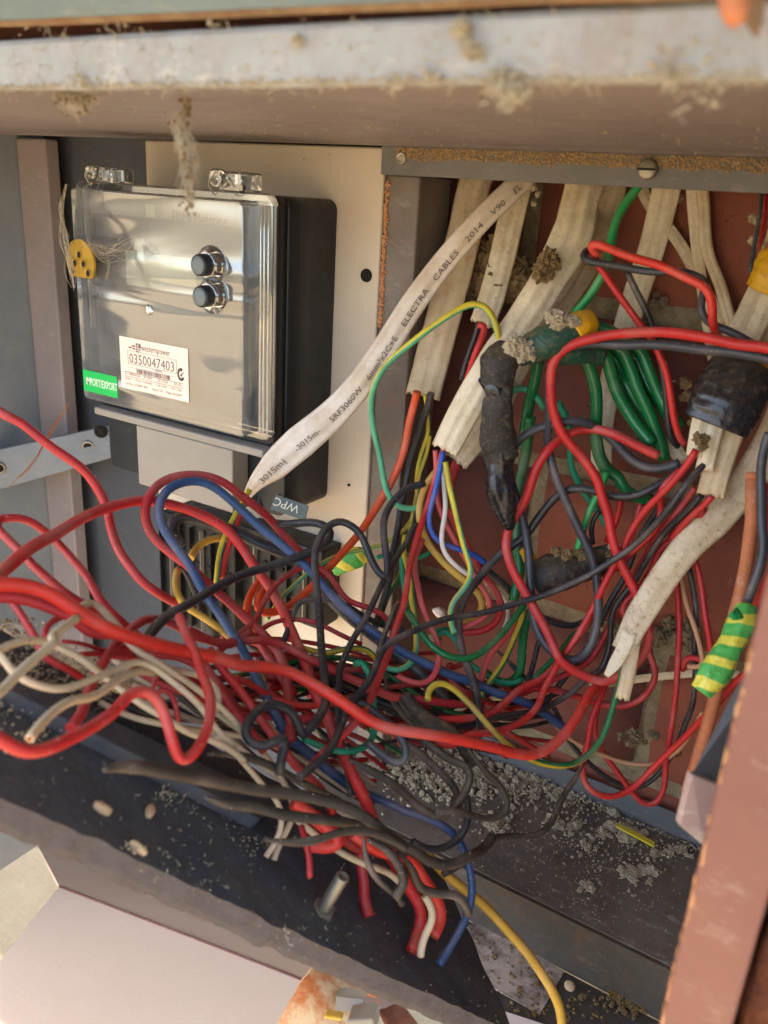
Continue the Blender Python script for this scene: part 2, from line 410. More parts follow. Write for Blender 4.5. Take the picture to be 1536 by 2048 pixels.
def catmull(P, step):
    P = [Vector(p) for p in P]
    if len(P) == 2: P = [P[0], P[0].lerp(P[1], 0.5), P[1]]
    Q = [P[0] * 2 - P[1]] + P + [P[-1] * 2 - P[-2]]
    out = []
    for i in range(1, len(Q) - 2):
        p0, p1, p2, p3 = Q[i - 1:i + 3]
        t0 = 0; t1 = t0 + max((p1 - p0).length, 1e-6) ** 0.5; t2 = t1 + max((p2 - p1).length, 1e-6) ** 0.5; t3 = t2 + max((p3 - p2).length, 1e-6) ** 0.5
        n = max(2, int((p2 - p1).length / step))
        for k in range(n):
            t = t1 + (t2 - t1) * k / n
            a1 = p0 * ((t1 - t) / (t1 - t0)) + p1 * ((t - t0) / (t1 - t0))
            a2 = p1 * ((t2 - t) / (t2 - t1)) + p2 * ((t - t1) / (t2 - t1))
            a3 = p2 * ((t3 - t) / (t3 - t2)) + p3 * ((t - t2) / (t3 - t2))
            b1 = a1 * ((t2 - t) / (t2 - t0)) + a2 * ((t - t0) / (t2 - t0))
            b2 = a2 * ((t3 - t) / (t3 - t1)) + a3 * ((t - t1) / (t3 - t1))
            out.append(b1 * ((t2 - t) / (t2 - t1)) + b2 * ((t - t1) / (t2 - t1)))
    out.append(P[-1])
    return out
def tangents(pts):
    n = len(pts)
    return [(pts[min(i + 1, n - 1)] - pts[max(i - 1, 0)]).normalized() for i in range(n)]
def sweep(pts, rad, seg=10, prof=None, face_cam=False, wob=0.0, seed=0):
    """tube along pts; prof(angle) -> (across, out) factors; returns verts, faces, uvs, frames"""
    T = tangents(pts); n = len(pts)
    rr = rad if hasattr(rad, '__len__') else [rad] * n
    vs = []; fs = []; uv = []; L = 0; frames = []
    up = None
    for i, (p, t) in enumerate(zip(pts, T)):
        if i: L += (p - pts[i - 1]).length
        if face_cam or up is None:
            up = (-p).normalized()
        up = (up - t * up.dot(t)).normalized()
        side = t.cross(up).normalized()
        frames.append((side, up, L))
        for k in range(seg):
            a = 2 * pi * k / seg
            ca, cb = prof(a) if prof else (cos(a), sin(a))
            r = rr[i]
            if wob: r *= 1 + wob * noise.noise(Vector((L * 90 + seed * 7, a * 1.5, seed)))
            vs.append(p + side * (ca * r) + up * (cb * r)); uv.append((L, k / seg))
    for i in range(n - 1):
        for k in range(seg):
            a, b = i * seg + k, i * seg + (k + 1) % seg
            fs.append((a, b, b + seg, a + seg))
    fs.append(tuple(range(seg))[::-1]); fs.append(tuple(range((n - 1) * seg, n * seg)))
    return vs, fs, uv, frames
def text_mesh(s, size, font=None, bold=0.0, align='LEFT'):
    cu = bpy.data.curves.new('txt', 'FONT'); cu.body = s; cu.size = size; cu.align_x = align
    cu.offset = bold * size; cu.resolution_u = 2
    o = bpy.data.objects.new('txt', cu); COL.objects.link(o)
    dg = bpy.context.evaluated_depsgraph_get()
    me = bpy.data.meshes.new_from_object(o.evaluated_get(dg))
    vs = [v.co.copy() for v in me.vertices]; fs = [tuple(p.vertices) for p in me.polygons]
    bpy.data.objects.remove(o); bpy.data.curves.remove(cu); bpy.data.meshes.remove(me)
    return vs, fs
# ================================================================== SETTING
g = box('ground', (-6, -6, -1.02), (6, 1.2, -0.95), 'sand'); tag(g, 'pale sandy ground far below the cabinet', None, kind='structure'); 
def rough_brick(name, p0, p1, mat, root, amp=0.0012, n=(9, 1, 4)):
    bm = bmesh.new(); bmesh.ops.create_cube(bm, size=1)
    c = [(a + b) / 2 for a, b in zip(p0, p1)]; s = [b - a for a, b in zip(p0, p1)]
    bmesh.ops.subdivide_edges(bm, edges=bm.edges[:], cuts=3, use_grid_fill=True)
    for v in bm.verts:
        q = Vector((v.co.x * s[0] + c[0], v.co.y * s[1] + c[1], v.co.z * s[2] + c[2]))
        r = 1
        for a in (0, 2):   # rounded arrises
            e = 0.5 - abs(v.co[a])
            if e < 0.01 and v.co.y < -0.49: q[1] += 0.0022
        q += Vector((noise.noise(q * 60), noise.noise(q * 60 + Vector((5, 1, 2))), noise.noise(q * 60 + Vector((1, 9, 4))))) * amp
        v.co = q
    me = bpy.data.meshes.new(name); bm.to_mesh(me); bm.free()
    o = link(name, me, mat, None, True); hold(o, root); return o
wall = box('brick_wall', (-0.62, YB + 0.005, -0.60), (0.30, YB + 0.09, 0.25), 'mortar')
tag(wall, 'red brick wall with crumbling lime mortar behind the hanging cables', 'wall')
pitch = 0.0925; bl = 0.235; k = 0
beds = [-0.052 + pitch * 1, -0.052, -0.052 - pitch, -0.052 - 2 * pitch, -0.052 - 3 * pitch, -0.052 - 4 * pitch]
joints = [-0.20, -0.075, -0.177, -0.089, -0.19]
for bi in range(5):
    top, bot = beds[bi] - 0.0055, beds[bi + 1] + 0.0055
    j = joints[bi]
    for m in range(-2, 3):
        x0, x1 = j + m * bl + 0.005, j + (m + 1) * bl - 0.005
        x0, x1 = max(x0, -0.60), min(x1, 0.25)
        if x1 - x0 < 0.03: continue
        k += 1
        rough_brick('brick', (x0, YB, bot), (x1, YB + 0.06, top), BR[(k * 2 + bi) % 3], wall)

# outer wall face beside and above the cabinet
ow = box('outer_brick_wall', (0.012, YF + 0.030, -0.60), (0.30, YF + 0.09, 0.02), 'mortar')
tag(ow, 'rough face brickwork toned sunlit orange outside the right cabinet frame', 'wall')
for z0, z1 in ((-0.205, -0.145), (-0.285, -0.215), (-0.362, -0.294)):
    rough_brick('brick', (0.0, YF + 0.012, z0), (0.2, YF + 0.05, z1), 'rough_brick', ow, 0.0045)
uw = box('upper_brick_wall', (-0.9, YF + 0.045, 0.030), (0.25, YF + 0.10, 0.16), 'mortar')
tag(uw, 'strip of pink brickwork glimpsed between the hood and the top rail', 'wall')
for i in range(5):
    rough_brick('brick', (-0.80 + i * 0.2, YF + 0.035, 0.032), (-0.61 + i * 0.2, YF + 0.07, 0.10), BR[i % 3], uw)

# ------------------------------------------------------------------ cabinet
cab = empty('meter_cabinet', (-0.3, 0.32, ZFL))
tag(cab, 'old painted steel meter cabinet standing open, rusty and full of cobwebs', 'cabinet')
xr = -0.0165
# front rail: galvanised angle with rounded lower lip
def xprofile(name, prof, x0, x1, mat, amp=0.0, step=0.02):
    n = max(2, int((x1 - x0) / step)); m = len(prof); vs = []; fs = []
    for i in range(n + 1):
        x = x0 + (x1 - x0) * i / n
        for j, (y, z) in enumerate(prof):
            w = amp * noise.noise(Vector((x * 25, j * 1.3, 3)))
            vs.append((x, y + w, z + w * 0.7))
    for i in range(n):
        for j in range(m):
            a, b = i * m + j, i * m + (j + 1) % m
            fs.append((a, b, b + m, a + m))
    fs.append(tuple(range(m))[::-1]); fs.append(tuple(range(n * m, (n + 1) * m)))
    bm = bmesh.new(); bv = [bm.verts.new(v) for v in vs]
    for f in fs: bm.faces.new([bv[q] for q in f])
    bmesh.ops.recalc_face_normals(bm, faces=bm.faces)
    me = bpy.data.meshes.new(name); bm.to_mesh(me); bm.free()
    o = link(name, me, mat, None, False); hold(o, cab); return o
zr0, zr1 = 0.0226, 0.0363
rail = xprofile('top_rail', [(YF, zr0 + .0014), (YF + .0005, zr0 + .0004), (YF + .0014, zr0), (YF + .0035, zr0), (YF + .0035, zr1 - .003), (YF + .022, zr1 - .003), (YF + .022, zr1 - 0.001), (YF + .0020, zr1), (YF + .0006, zr1 - .0006), (YF, zr1 - .0018)], -0.95, 0.30, 'rail', 0.0004)
ceil = xprofile('ceiling_panel', [(YF + .0036, ZC + .0003), (YP - .03, ZC + .0003), (YP - .014, ZC + .0003), (YP - .009, ZC - .0006), (YP - .0062, ZC - .0006), (YP - .0062, ZC + .006), (YF + .0036, ZC + .006)], XL, 0.12, 'ceiling')
box('light_blocking_cap', (XL, YF + .024, 0.031), (0.30, YB + .10, 0.034), 'ceiling', cab)  # unseen cap added to keep light from above off the bricks
left_wall = box('side_panel', (XL - .004, YF + .004, -0.60), (XL, YB + .002, ZC + .02), 'slate'); hold(left_wall, cab)
# mauve post in the left rear corner and dark sheet between it and the board
box('corner_post', (XL + .0005, 0.428, -0.58), (XL + 0.034, 0.440, ZC - .0005), 'post', cab, 0.0015)
box('added_side_frame', (XL + .0005, YF, -0.45), (-0.571, YF + .012, ZC - .0005), 'post', cab, .001)  # unseen front member, added for the dark edge reflected in the meter cover
#box('post_flange', (XL + 0.0325, 0.441, -0.58), (XL + 0.034, 0.452, ZC - .0005), 'post', cab)
box('rear_panel', (XL + 0.0005, 0.453, -0.60), (-0.276, 0.457, ZC + 0.02), 'navy', cab)
# lower left bay sheet (grey), reaching behind the board
# vertical steel strut right of the board and the horizontal strip
box('steel_strut', (-0.2545, YP - 0.002, -0.36), (-0.2345, YP + 0.004, 0.0085), 'strut', cab, 0.001)
box('strut_return', (-0.2355, YP + 0.0045, -0.36), (-0.2345, YP + 0.030, 0.008), 'strut', cab)
strip = box('cross_strip', (-0.2560, YP - 0.006, 0.0082), (0.12, YP - 0.003, 0.0222), 'strip', cab, 0.0006)
lathe('eyelet', [(0.0018, 0), (0.0030, 0), (0.0030, 0.0008), (0.0022, 0.0012), (0.0016, 0.0004)], onY(803, 316, YP - .0062), (0, -1, 0), 'zinc', cab)
sp = onY(1297, 339, YP - .0062)
lathe('screw_head', [(0.0040, 0), (0.0044, 0.0010), (0.0042, 0.0022), (0.0034, 0.0030), (0.0, 0.0031)], sp, (0, -1, 0), 'zinc', cab)
box('screw_slot', (sp.x - .0041, sp.y - .0033, sp.z - .0005), (sp.x + .0041, sp.y - .0031, sp.z + .0005), 'hole', cab)
# floor ledge
box('ledge_plate', (-0.262, 0.356, ZFL - .003), (0.10, YB - .004, ZFL), 'ledge', cab, 0.0008)
box('ledge_front', (-0.262, 0.3535, ZFL - .034), (0.10, 0.3558, ZFL - .0002), 'ledge_dark', cab)
box('rear_upstand', (-0.19, YB - .0085, ZFL + .0005), (0.10, YB - .0065, ZFL + .016), 'upstand', cab, 0.0005)
box('trough_floor', (-0.175, 0.297, ZFL - .037), (0.10, 0.3533, ZFL - .0345), 'ledge_dark', cab)
box('right_side_panel', (xr + .004, YF + .016, -0.40), (xr + .006, YB - .002, ZC), 'ceiling', cab)
# right frame, salmon paint, slightly rounded, chipped inner edge
def quad_bar(name, x0t, x1t, x0b, x1b, zt, zb, y0, y1, mat, bev):
    vs = [(x0t, y0, zt), (x1t, y0, zt), (x1b, y0, zb), (x0b, y0, zb), (x0t, y1, zt), (x1t, y1, zt), (x1b, y1, zb), (x0b, y1, zb)]
    fs = [(3, 2, 1, 0), (4, 5, 6, 7), (0, 1, 5, 4), (1, 2, 6, 5), (2, 3, 7, 6), (3, 0, 4, 7)]
    bm = bmesh.new(); bv = [bm.verts.new(v) for v in vs]
    for f in fs: bm.faces.new([bv[q] for q in f])
    bmesh.ops.recalc_face_normals(bm, faces=bm.faces)
    bmesh.ops.bevel(bm, geom=bm.edges[:], offset=bev, segments=3, affect='EDGES', profile=0.5)
    me = bpy.data.meshes.new(name); bm.to_mesh(me); bm.free()
    o = link(name, me, mat, None, True); hold(o, cab); return o
fr = quad_bar('right_frame', xr, -0.0005, xr - .0012, -0.0015, ZC, -0.30, YF, YF + .014, 'frame', 0.0012)
# thin chips of primer along the inner arris
cv = []; cf = []
for i in range(60):
    z = random.uniform(-0.215, -0.085); w = random.uniform(.0002, .0009); h = random.uniform(.0006, .003)
    x = xr - .0008 * (-z / .2) + random.uniform(-.0001, .0006); b = len(cv); y = YF - .00015 + random.uniform(0, .0002)
    cv += [(x, y + .0003, z - h), (x + w, y, z - h * .3), (x + w * .6, y, z + h), (x, y + .0003, z + h * .6), (x - .0001, y + .001, z)]
    cf += [(b, b + 1, b + 2, b + 3), (b + 3, b + 4, b)]
o = raw('paint_chips', cv, cf, 'chip'); hold(o, cab); o['kind'] = 'stuff'
# inner bracket channel at the frame
bz = -0.150
q0 = [onX(1383, 1548, -0.030), onX(1440, 1572, -0.022), onX(1408, 1692, -0.022), onX(1358, 1650, -0.030)]
plate('frame_bracket', q0, 0.003, 'bracket', cab, 0.0005)
plate('bracket_channel', [onX(1497, 1330, -0.024), onX(1512, 1370, -0.020), onX(1441, 1568, -0.0225), onX(1385, 1545, -0.030)], 0.002, 'navy', cab)

# hood (the lid lifted above), rust along its lower edge
box('sun_block_plate', (-1.0, YF - .030, 0.058), (0.4, YF + .10, 0.060), 'lid', cab)  # added plate out of view, stops sun striking the top of the rail
hood = empty('cabinet_hood', (-0.3, YF - .01, 0.06))
tag(hood, 'blue grey sheet metal hood with a rusty lower edge above the pale rail', 'hood')
hy, hz = YF - .004, 0.0375
def hoodpart(name, a, b, t, mat):
    vs = []
    n = 130
    for i in range(n + 1):
        x = -1.9 + 2.6 * i / n
        e = 0.0006 * noise.noise(Vector((x * 60, 1, 2))) if 'rust' in mat else 0
        dz = -.002 - .016 * (x + .123)
        vs += [(x, a[0], a[1] + e + dz), (x, b[0], b[1] + dz), (x, b[0] + .001, b[1] + t + dz), (x, a[0] + .001, a[1] + t + e + dz)]
    fs = []
    for i in range(n):
        for j in range(4):
            p, q = i * 4 + j, i * 4 + (j + 1) % 4
            fs.append((p, q, q + 4, p + 4))
    o = raw(name, vs, fs, mat); hold(o, hood)
hoodpart('hood_sheet', (hy - .0014, hz + .0024), (-0.20, 0.222), 0.003, 'lid')  # beyond its visible edge, width and reach are sized for the shade cast
hoodpart('rusty_lip', (hy + .0012, hz + .0012), (hy - .0016, hz + .0022), 0.0010, 'rust')

# latch tongue at the very top right
latch = empty('rusty_latch', onY(1480, -20, 0.13))
tag(latch, 'out of focus rusty latch tongue hanging in front of the rail at top right', 'latch')
def blob(name, pts, rad, mat, root, seg=14, prof=None):
    vs, fs, uv, _ = sweep(pts, rad, seg, prof, True)
    o = raw(name, vs, fs, mat, None, True, uv); hold(o, root); return o
blob('latch_tongue', [atD(1462, -60, .135), atD(1466, -10, .135), atD(1470, 25, .135), atD(1473, 44, .135), atD(1474, 52, .135)], [.0022, .0022, .0021, .0015, .0004], 'rod', latch)
blob('latch_plate', [atD(1500, -60, .14), atD(1504, 0, .14), atD(1510, 45, .14), atD(1513, 76, .14)], [.0022, .0020, .0014, .0002], 'rust', latch, prof=lambda a: (cos(a), .4 * sin(a)))

# ------------------------------------------------------------------ meter board
board = box('mounting_board', (-0.4335, YP, -0.288), (-0.2575, YP + 0.006, 0.0215), 'board', None, 0.0012)
tag(board, 'off white backing board screwed behind the electricity meter', 'board')
for x, y, r in ((733, 551, .0034), (612, 1225, .0036), (698, 970, .0008)):
    p = onY(x, y, YP - .0002)
    lathe('screw_hole', [(r * 1.05, 0), (r, 0.0008), (r * .55, 0.0007), (r * .3, .0002)], p, (0, -1, 0), 'hole', board)

# perforated stay plate on the left wall
stay = empty('perforated_stay', onX(200, 880, XL + .02))
tag(stay, 'grey perforated steel stay plate reaching back along the left cabinet wall', 'bracket')
Yn = 0.405
S = [onY(-60, 912, .368), onY(228, 850, .436), onY(237, 912, .436), onY(-60, 996, .368)]
plate('stay_plate', S, 0.003, 'slate', stay, .0006)
sn = (S[1] - S[0]).cross(S[3] - S[0]).normalized()
if sn.dot(S[0]) > 0: sn = -sn
for x, y in ((176, 894), (219, 897), (202, 863), (-2, 936)):
    c = onP(x, y, S[0] + sn * .002, sn)
    lathe('hole_ring', [(.0052, 0), (.0052, .0006), (.0036, .0008), (.0034, .0001), (.001, 0.0001)], c, sn, 'zinc' if y > 890 else 'hole', stay)
    lathe('bolt_hole', [(.0034, 0), (.0033, .0003), (.001, .0003)], c + sn * .0002, sn, 'hole', stay)

# ------------------------------------------------------------------ electricity meter
mx0, mx1, mz0, mz1 = -0.4340, -0.2868, -0.1308, -0.0038
meter = empty('electricity_meter', (-0.36, YP, -0.178))
tag(meter, 'black electricity meter with a clear front cover and a numbered pink label', 'meter')
def rbox(name, x0, x1, z0, z1, y0, y1, r, mat, hollow=0.0, seg=5, inset=0.0):
    """box with rounded vertical corners (front view), front at y0; hollow = wall thickness of an open-backed shell"""
    def ring(x0, x1, z0, z1, r, y):
        pts = []
        for cx, cz, a0 in ((x1 - r, z1 - r, 0), (x0 + r, z1 - r, pi / 2), (x0 + r, z0 + r, pi), (x1 - r, z0 + r, 3 * pi / 2)):
            for k in range(seg + 1):
                a = a0 + pi / 2 * k / seg
                pts.append((cx + r * cos(a), y, cz + r * sin(a)))
        return pts
    m = 4 * (seg + 1); rings = []
    e = min(0.0012, r * .5)
    rings.append(ring(x0, x1, z0, z1, r, y1))
    rings.append(ring(x0, x1, z0, z1, r, y0 + e))
    rings.append(ring(x0 + e * .3 + inset, x1 - e * .3 - inset, z0 + e * .3 + inset, z1 - e * .3 - inset, r * .9, y0 + e * .3))
    rings.append(ring(x0 + e + inset, x1 - e - inset, z0 + e + inset, z1 - e - inset, r * .8, y0))
    vs = [p for rg in rings for p in rg]; fs = []
    for i in range(3):
        for k in range(m):
            a, b = i * m + k, i * m + (k + 1) % m
            fs.append((a, b, b + m, a + m))
    fs.append(tuple(range(3 * m, 4 * m)))
    if not hollow: fs.append(tuple(range(m))[::-1])
    bm = bmesh.new(); bv = [bm.verts.new(v) for v in vs]
    for f in fs: bm.faces.new([bv[q] for q in f])
    bmesh.ops.recalc_face_normals(bm, faces=bm.faces)
    me = bpy.data.meshes.new(name); bm.to_mesh(me); bm.free()
    o = link(name, me, mat, None, False)
    me.polygons.foreach_set('use_smooth', [len(p.vertices) == 4 for p in me.polygons])
    hold(o, meter); return o
body = rbox('body', mx0 + .002, mx1 + .0005, -0.178, mz1 - .0015, YM + .0185, YP - .0005, .006, 'bakelite')
rbox('body_collar', mx0 + .001, mx1 - .0005, mz0 - .004, mz1 - .0010, YM + .0105, YM + .0184, .006, 'bakelite')
cov = rbox('cover_rim', mx0, mx1, mz0, mz1, YM + .0062, YM + .0102, .006, 'clear')
for t_ in (0.0022, 0.0044):
    pass
win = rbox('cover_window', mx0 + .004, mx1 - .0135, mz0 + .0015, mz1 - .0040, YM - .0005, YM + .0061, .003, 'window', hollow=.001)
# ridge beads around the rim on the right
for dx in (.0018, .0045, .0068):
    box('rim_bead', (mx1 - dx - .0008, YM + .0050, mz0 + .004), (mx1 - dx + .0003, YM + .0061, mz1 - .006), 'clear', meter, 0.0004)
# inner face plate with display and raised panels
YI = YM + .0104
ix0, ix1 = mx0 + .012, mx1 - .0030
box('face_plate', (ix0, YI - .0010, mz0 + .006), (ix1, YI + .0002, mz1 - .006), 'inner', meter, .0004)
def onface(x, y): return onY(x, y, YI - .0012)
def panel(name, ax, ay, bx, by, dep, mat, rt=meter):
    a, b = onface(ax, ay), onface(bx, by)
    return box(name, (min(a.x, b.x), YI - .0011 - dep, min(a.z, b.z)), (max(a.x, b.x), YI - .0009, max(a.z, b.z)), mat, rt, .0003)
panel('top_panel', 178, 385, 470, 452, .0006, 'greypl')
panel('sensor_window', 293, 408, 312, 436, .0009, 'lcd')
panel('display', 252, 500, 395, 590, .0009, 'lcd')
panel('lower_panel', 178, 655, 470, 850, .0005, 'inner')
for yy in (470, 515, 560, 590):
    panel('socket_recess', 185, yy, 235, yy + 16, .0007, 'hole')
def put_text(name, s, size, origin, ux, uz, mat, root, bold=0.0, align='LEFT', sx=1.0):
    vs, fs = text_mesh(s, size, bold=bold, align=align)
    ux = Vector(ux).normalized(); uz = Vector(uz).normalized(); o = Vector(origin)
    ob = raw(name, [o + ux * (v.x * sx) + uz * v.y for v in vs], fs, mat)
    if root is not None: hold(ob, root)
    return ob
EX, EZ = Vector((1, 0, 0)), Vector((0, 0, 1))
put_text('embossed_maker_mark', 'EDMI Metering', .0090, onY(392, 449, YI - .0020) - Vector((.018, 0, 0)), EX, EZ, 'inner', meter, sx=.72)
put_text('embossed_mark', 'RESET', .0045, onY(452, 505, YI - .0014) , EX, EZ, 'black_print', meter, sx=.8)
put_text('embossed_mark', 'VAR', .0075, onY(447, 618, YI - .0014), EX, EZ, 'black_print', meter, sx=.8)
# two black push buttons in clear collars
for x, y in ((401, 528), (404, 590)):
    c = onY(x + 22, y + 1, YM - .0006)
    lathe('button_collar', [(.0098, 0), (.0094, .0012), (.0072, .0024), (.0070, .0046), (.0060, .0048)], c, (0, -1, 0), 'clear', meter, 32)
    bt = lathe('button', [(.0056, 0), (.0056, .0085), (.0053, .0095), (.0047, .0098)], c, (0, -1, 0), 'bakelite', meter, 32)
    lathe('button_cap', [(.0046, .0), (.0044, .0005), (.002, .0006)], c + Vector((0, -.0098, 0)), (0, -1, 0), 'tag', meter, 32)
p = onY(298, 620, YM - .0006)
lathe('moulding_pip', [(.0030, 0), (.0026, .0005), (.0012, .0002), (.0008, .0008), (.0003, .0009)], p, (0, -1, 0), 'clear', meter)
# lugs on the top of the cover
for x, y, s in ((205, 352, 1.0), (455, 372, 1.15)):
    p = onY(x, y, YM + .004)
    b0 = box('cover_lug', (p.x - .004 * s, YM + .002, mz1 - .0004), (p.x + .010 * s, YM + .018, mz1 + .0078 * s), 'clear', meter, .0012)
    lathe('lug_eye', [(.0026 * s, 0), (.0038 * s, .0004), (.0038 * s, .0050), (.0026 * s, .0054), (.0018 * s, .002)], Vector((p.x - .002, YM + .002, mz1 + .0048 * s)), (0, -1, 0), 'clear', meter)
    pts = [Vector((p.x - .002 + .0034 * s * cos(a), YM - .003 + .001 * sin(2 * a), mz1 + .0018 + .0036 * s * sin(a))) for a in np.linspace(0, 5.6, 16)]
    blob('seal_wire', pts, .00035, 'zinc', meter, 6)
lathe('rim_screw', [(.0022, 0), (.0022, .0008), (.0012, .0008), (.0008, .0002)], onY(485, 378, YM + .0050), (0, -1, 0), 'hole', meter)
# lower grey strip and terminal cover
box('base_strip', (mx0 + .008, YM + .0035, -0.1395), (mx1 - .0030, YM + .0180, mz0 - .0042), 'greypl', meter, .0008)
box('terminal_cover', (-0.3900, YM + .0045, -0.1775), (-0.3128, YM + .0180, -0.1400), 'greypl', meter, .0008)
# labels stuck on the clear cover
lp = [onY(241, 671, YM - .0008), onY(381, 704, YM - .0008)]
lx0, lx1 = onY(241, 671, YM).x, onY(378, 704, YM).x
lz1, lz0 = onY(241, 671, YM).z, onY(250, 774, YM).z
LW, LH = lx1 - lx0, lz1 - lz0
lab = box('number_label', (lx0, YM - .0010, lz0), (lx1, YM - .0006, lz1), 'label', meter)
LY = YM - .00112
def lt(s, u, v, h, w=None, bold=0, mat='print'):
    vs, fs = text_mesh(s, 1.0)
    wid = max(q.x for q in vs) - min(q.x for q in vs)
    sc = h * LH; sx = (w * LW / wid) / sc if w else .8
    ob = put_text('printed_line', s, sc, (lx0 + u * LW, LY, lz1 - v * LH), EX, EZ, mat, None, bold, sx=sx)
    ob.parent = lab
    return ob
for ob_args in (('westernpower', .33, .20, .17, .42, .0), ('0350047403', .14, .48, .27, .66, .0), ('SERIAL', .52, .545, .05, .12, 0),
                ('3~ 240/415V   3P 4W      10-125A      50 Hz', .06, .73, .075, .84, 0), ('Class 1     Meter constants    1 imp / varh   1 Wh / imp', .06, .82, .065, .84, 0),
                ('Cat No.  EC2000 -000      Type EC20     Relay 2A/240V', .06, .92, .065, .84, 0)):
    lt(*ob_args)
def lbox(u0, u1, v0, v1, mat='print', name='printed_bar'):
    vs = [(lx0 + u * LW, LY, lz1 - v * LH) for u, v in ((u0, v1), (u1, v1), (u1, v0), (u0, v0))]
    return vs
bars = []; bf = []
def addq(q):
    b = len(bars); bars.extend(q); bf.append((b, b + 1, b + 2, b + 3))
for u0, u1, v0, v1 in ((.12, .84, .245, .252), (.12, .84, .50, .507), (.12, .126, .245, .507), (.834, .84, .245, .507), (.06, .93, .665, .674), (.06, .93, .755, .763), (.12, .84, .565, .570)):
    addq(lbox(u0, u1, v0, v1))
u = .24
while u < .74:
    w = random.choice((.004, .007, .011)); addq(lbox(u, u + w, .575, .655)); u += w + random.choice((.004, .007, .01))
for u0, v0, w_, h_ in ((.14, .17, .05, .03), (.19, .13, .05, .03), (.25, .08, .03, .04), (.25, .135, .03, .03), (.25, .18, .03, .03), (.20, .18, .04, .03), (.29, .08, .035, .09), (.29, .185, .03, .03), (.25, .225, .04, .02)):
    addq(lbox(u0, u0 + w_, v0, v0 + h_))
o = raw('printed_bars', bars, bf, 'print'); hold(o, meter); 
# tick mark in a round badge
cx, cz = lx0 + .90 * LW, lz1 - .50 * LH; rr_ = .052 * LW; vs = []; fs = []
for i in range(24):
    a = radians(60) + radians(270) * i / 23
    vs += [(cx + rr_ * cos(a), LY, cz + rr_ * sin(a) * 1.3), (cx + rr_ * .55 * cos(a), LY, cz + rr_ * .55 * sin(a) * 1.3)]
for i in range(23): fs.append((2 * i, 2 * i + 1, 2 * i + 3, 2 * i + 2))
b = len(vs); vs += [(cx - rr_ * .3, LY, cz + .1 * rr_), (cx, LY, cz - rr_ * .5), (cx + rr_ * 1.0, LY, cz + rr_ * .9), (cx + rr_ * .0, LY, cz + .0 * rr_)]; fs.append((b, b + 1, b + 2, b + 3))
o = raw('tick_badge', vs, fs, 'black_print'); hold(o, meter)
gx0, gx1, gz1, gz0 = onY(168, 738, YM).x, onY(236, 760, YM).x, onY(168, 738, YM).z, onY(172, 780, YM).z
gl_ = box('import_export_label', (gx0, YM - .0010, gz0), (gx1, YM - .0006, gz1), 'green_label', meter)
put_text('label_lettering', 'IMPORT/EXPORT', (gz1 - gz0) * .52, (gx0 + (gx1 - gx0) * .08, YM - .00112, gz0 + (gz1 - gz0) * .32), EX, EZ, 'white_print', meter, .008, sx=.55)

# brassy seal disc on the left edge of the cover
disc = empty('seal_disc', onY(163, 522, YM - .006))
tag(disc, 'brassy half round seal disc with five holes on the left edge of the meter', 'seal')
dc = onY(160, 524, YM - .006); bm = bmesh.new()
N = 40; outer = []
for i in range(N):
    a = 2 * pi * i / N; r = .0125
    x, z = r * cos(a), r * sin(a)
    z = max(z, -.0085); outer.append((dc.x + x * .95, z + dc.z))
holes = [(-.0003, .0040), (-.0042, -.0008), (.0030, -.0008), (-.0070, -.0056), (.0065, -.0056)]
vs = [(x, dc.y, z) for x, z in outer] + [(x, dc.y + .0014, z) for x, z in outer]
fs = [tuple(range(N))[::-1], tuple(range(N, 2 * N))] + [(i, (i + 1) % N, N + (i + 1) % N, N + i) for i in range(N)]
o = raw('disc_plate', vs, fs, 'brass'); hold(o, disc)
for hx, hz_ in holes:
    lathe('disc_hole', [(.0022, 0), (.0024, .0004), (.0019, .0005), (.0018, .0001), (.0004, .0001)], (dc.x + hx, dc.y, dc.z + hz_), (0, -1, 0), 'brass', disc, 16)
    lathe('dark_opening', [(.0017, 0), (.0016, .0004), (.0002, .0004)], (dc.x + hx, dc.y, dc.z + hz_), (0, -1, 0), 'hole', disc, 16)

# ------------------------------------------------------------------ fuse blocks under the meter
def block(loc, label, ax, ay, bx, by, y0, y1, nf):
    a, b = onY(ax, ay, y0), onY(bx, by, y0)
    r = empty('fuse_block', ((a.x + b.x) / 2, y1, b.z)); tag(r, label, 'fuse block')
    box('case', (a.x, y0, b.z), (b.x, y1, a.z), 'block', r, .0012)
    w = (b.x - a.x) / nf
    for i in range(nf):
        box('fin', (a.x + w * (i + .12), y0 - .004, b.z + .003), (a.x + w * (i + .19), y0 - .0001, a.z - .004), 'greypl' if i % 3 == 1 else 'block', r, .0004)
        lathe('terminal_screw', [(.0022, 0), (.0022, .001), (.001, .0006)], (a.x + w * (i + .65), y0 - .0002, b.z + (a.z - b.z) * .62), (0, -1, 0), 'hole', r, 14)
    return r
block(0, 'black plastic fuse block with grey fins below the meter, under the red loops', 322, 1020, 470, 1290, .372, YP - .0005, 7)
block(0, 'black plastic fuse block right of the finned one, behind the striped tape end', 478, 1050, 640, 1262, .380, YP - .0005, 5)
o = box('warning_sticker', (onY(333, 1150, .3845).x, .3835, onY(333, 1218, .3845).z), (onY(470, 1150, .3845).x, .3845, onY(333, 1150, .3845).z), 'label'); tag(o, 'small off white sticker below the finned fuse block', 'sticker')
# rag of white debris below the hole in the brickwork

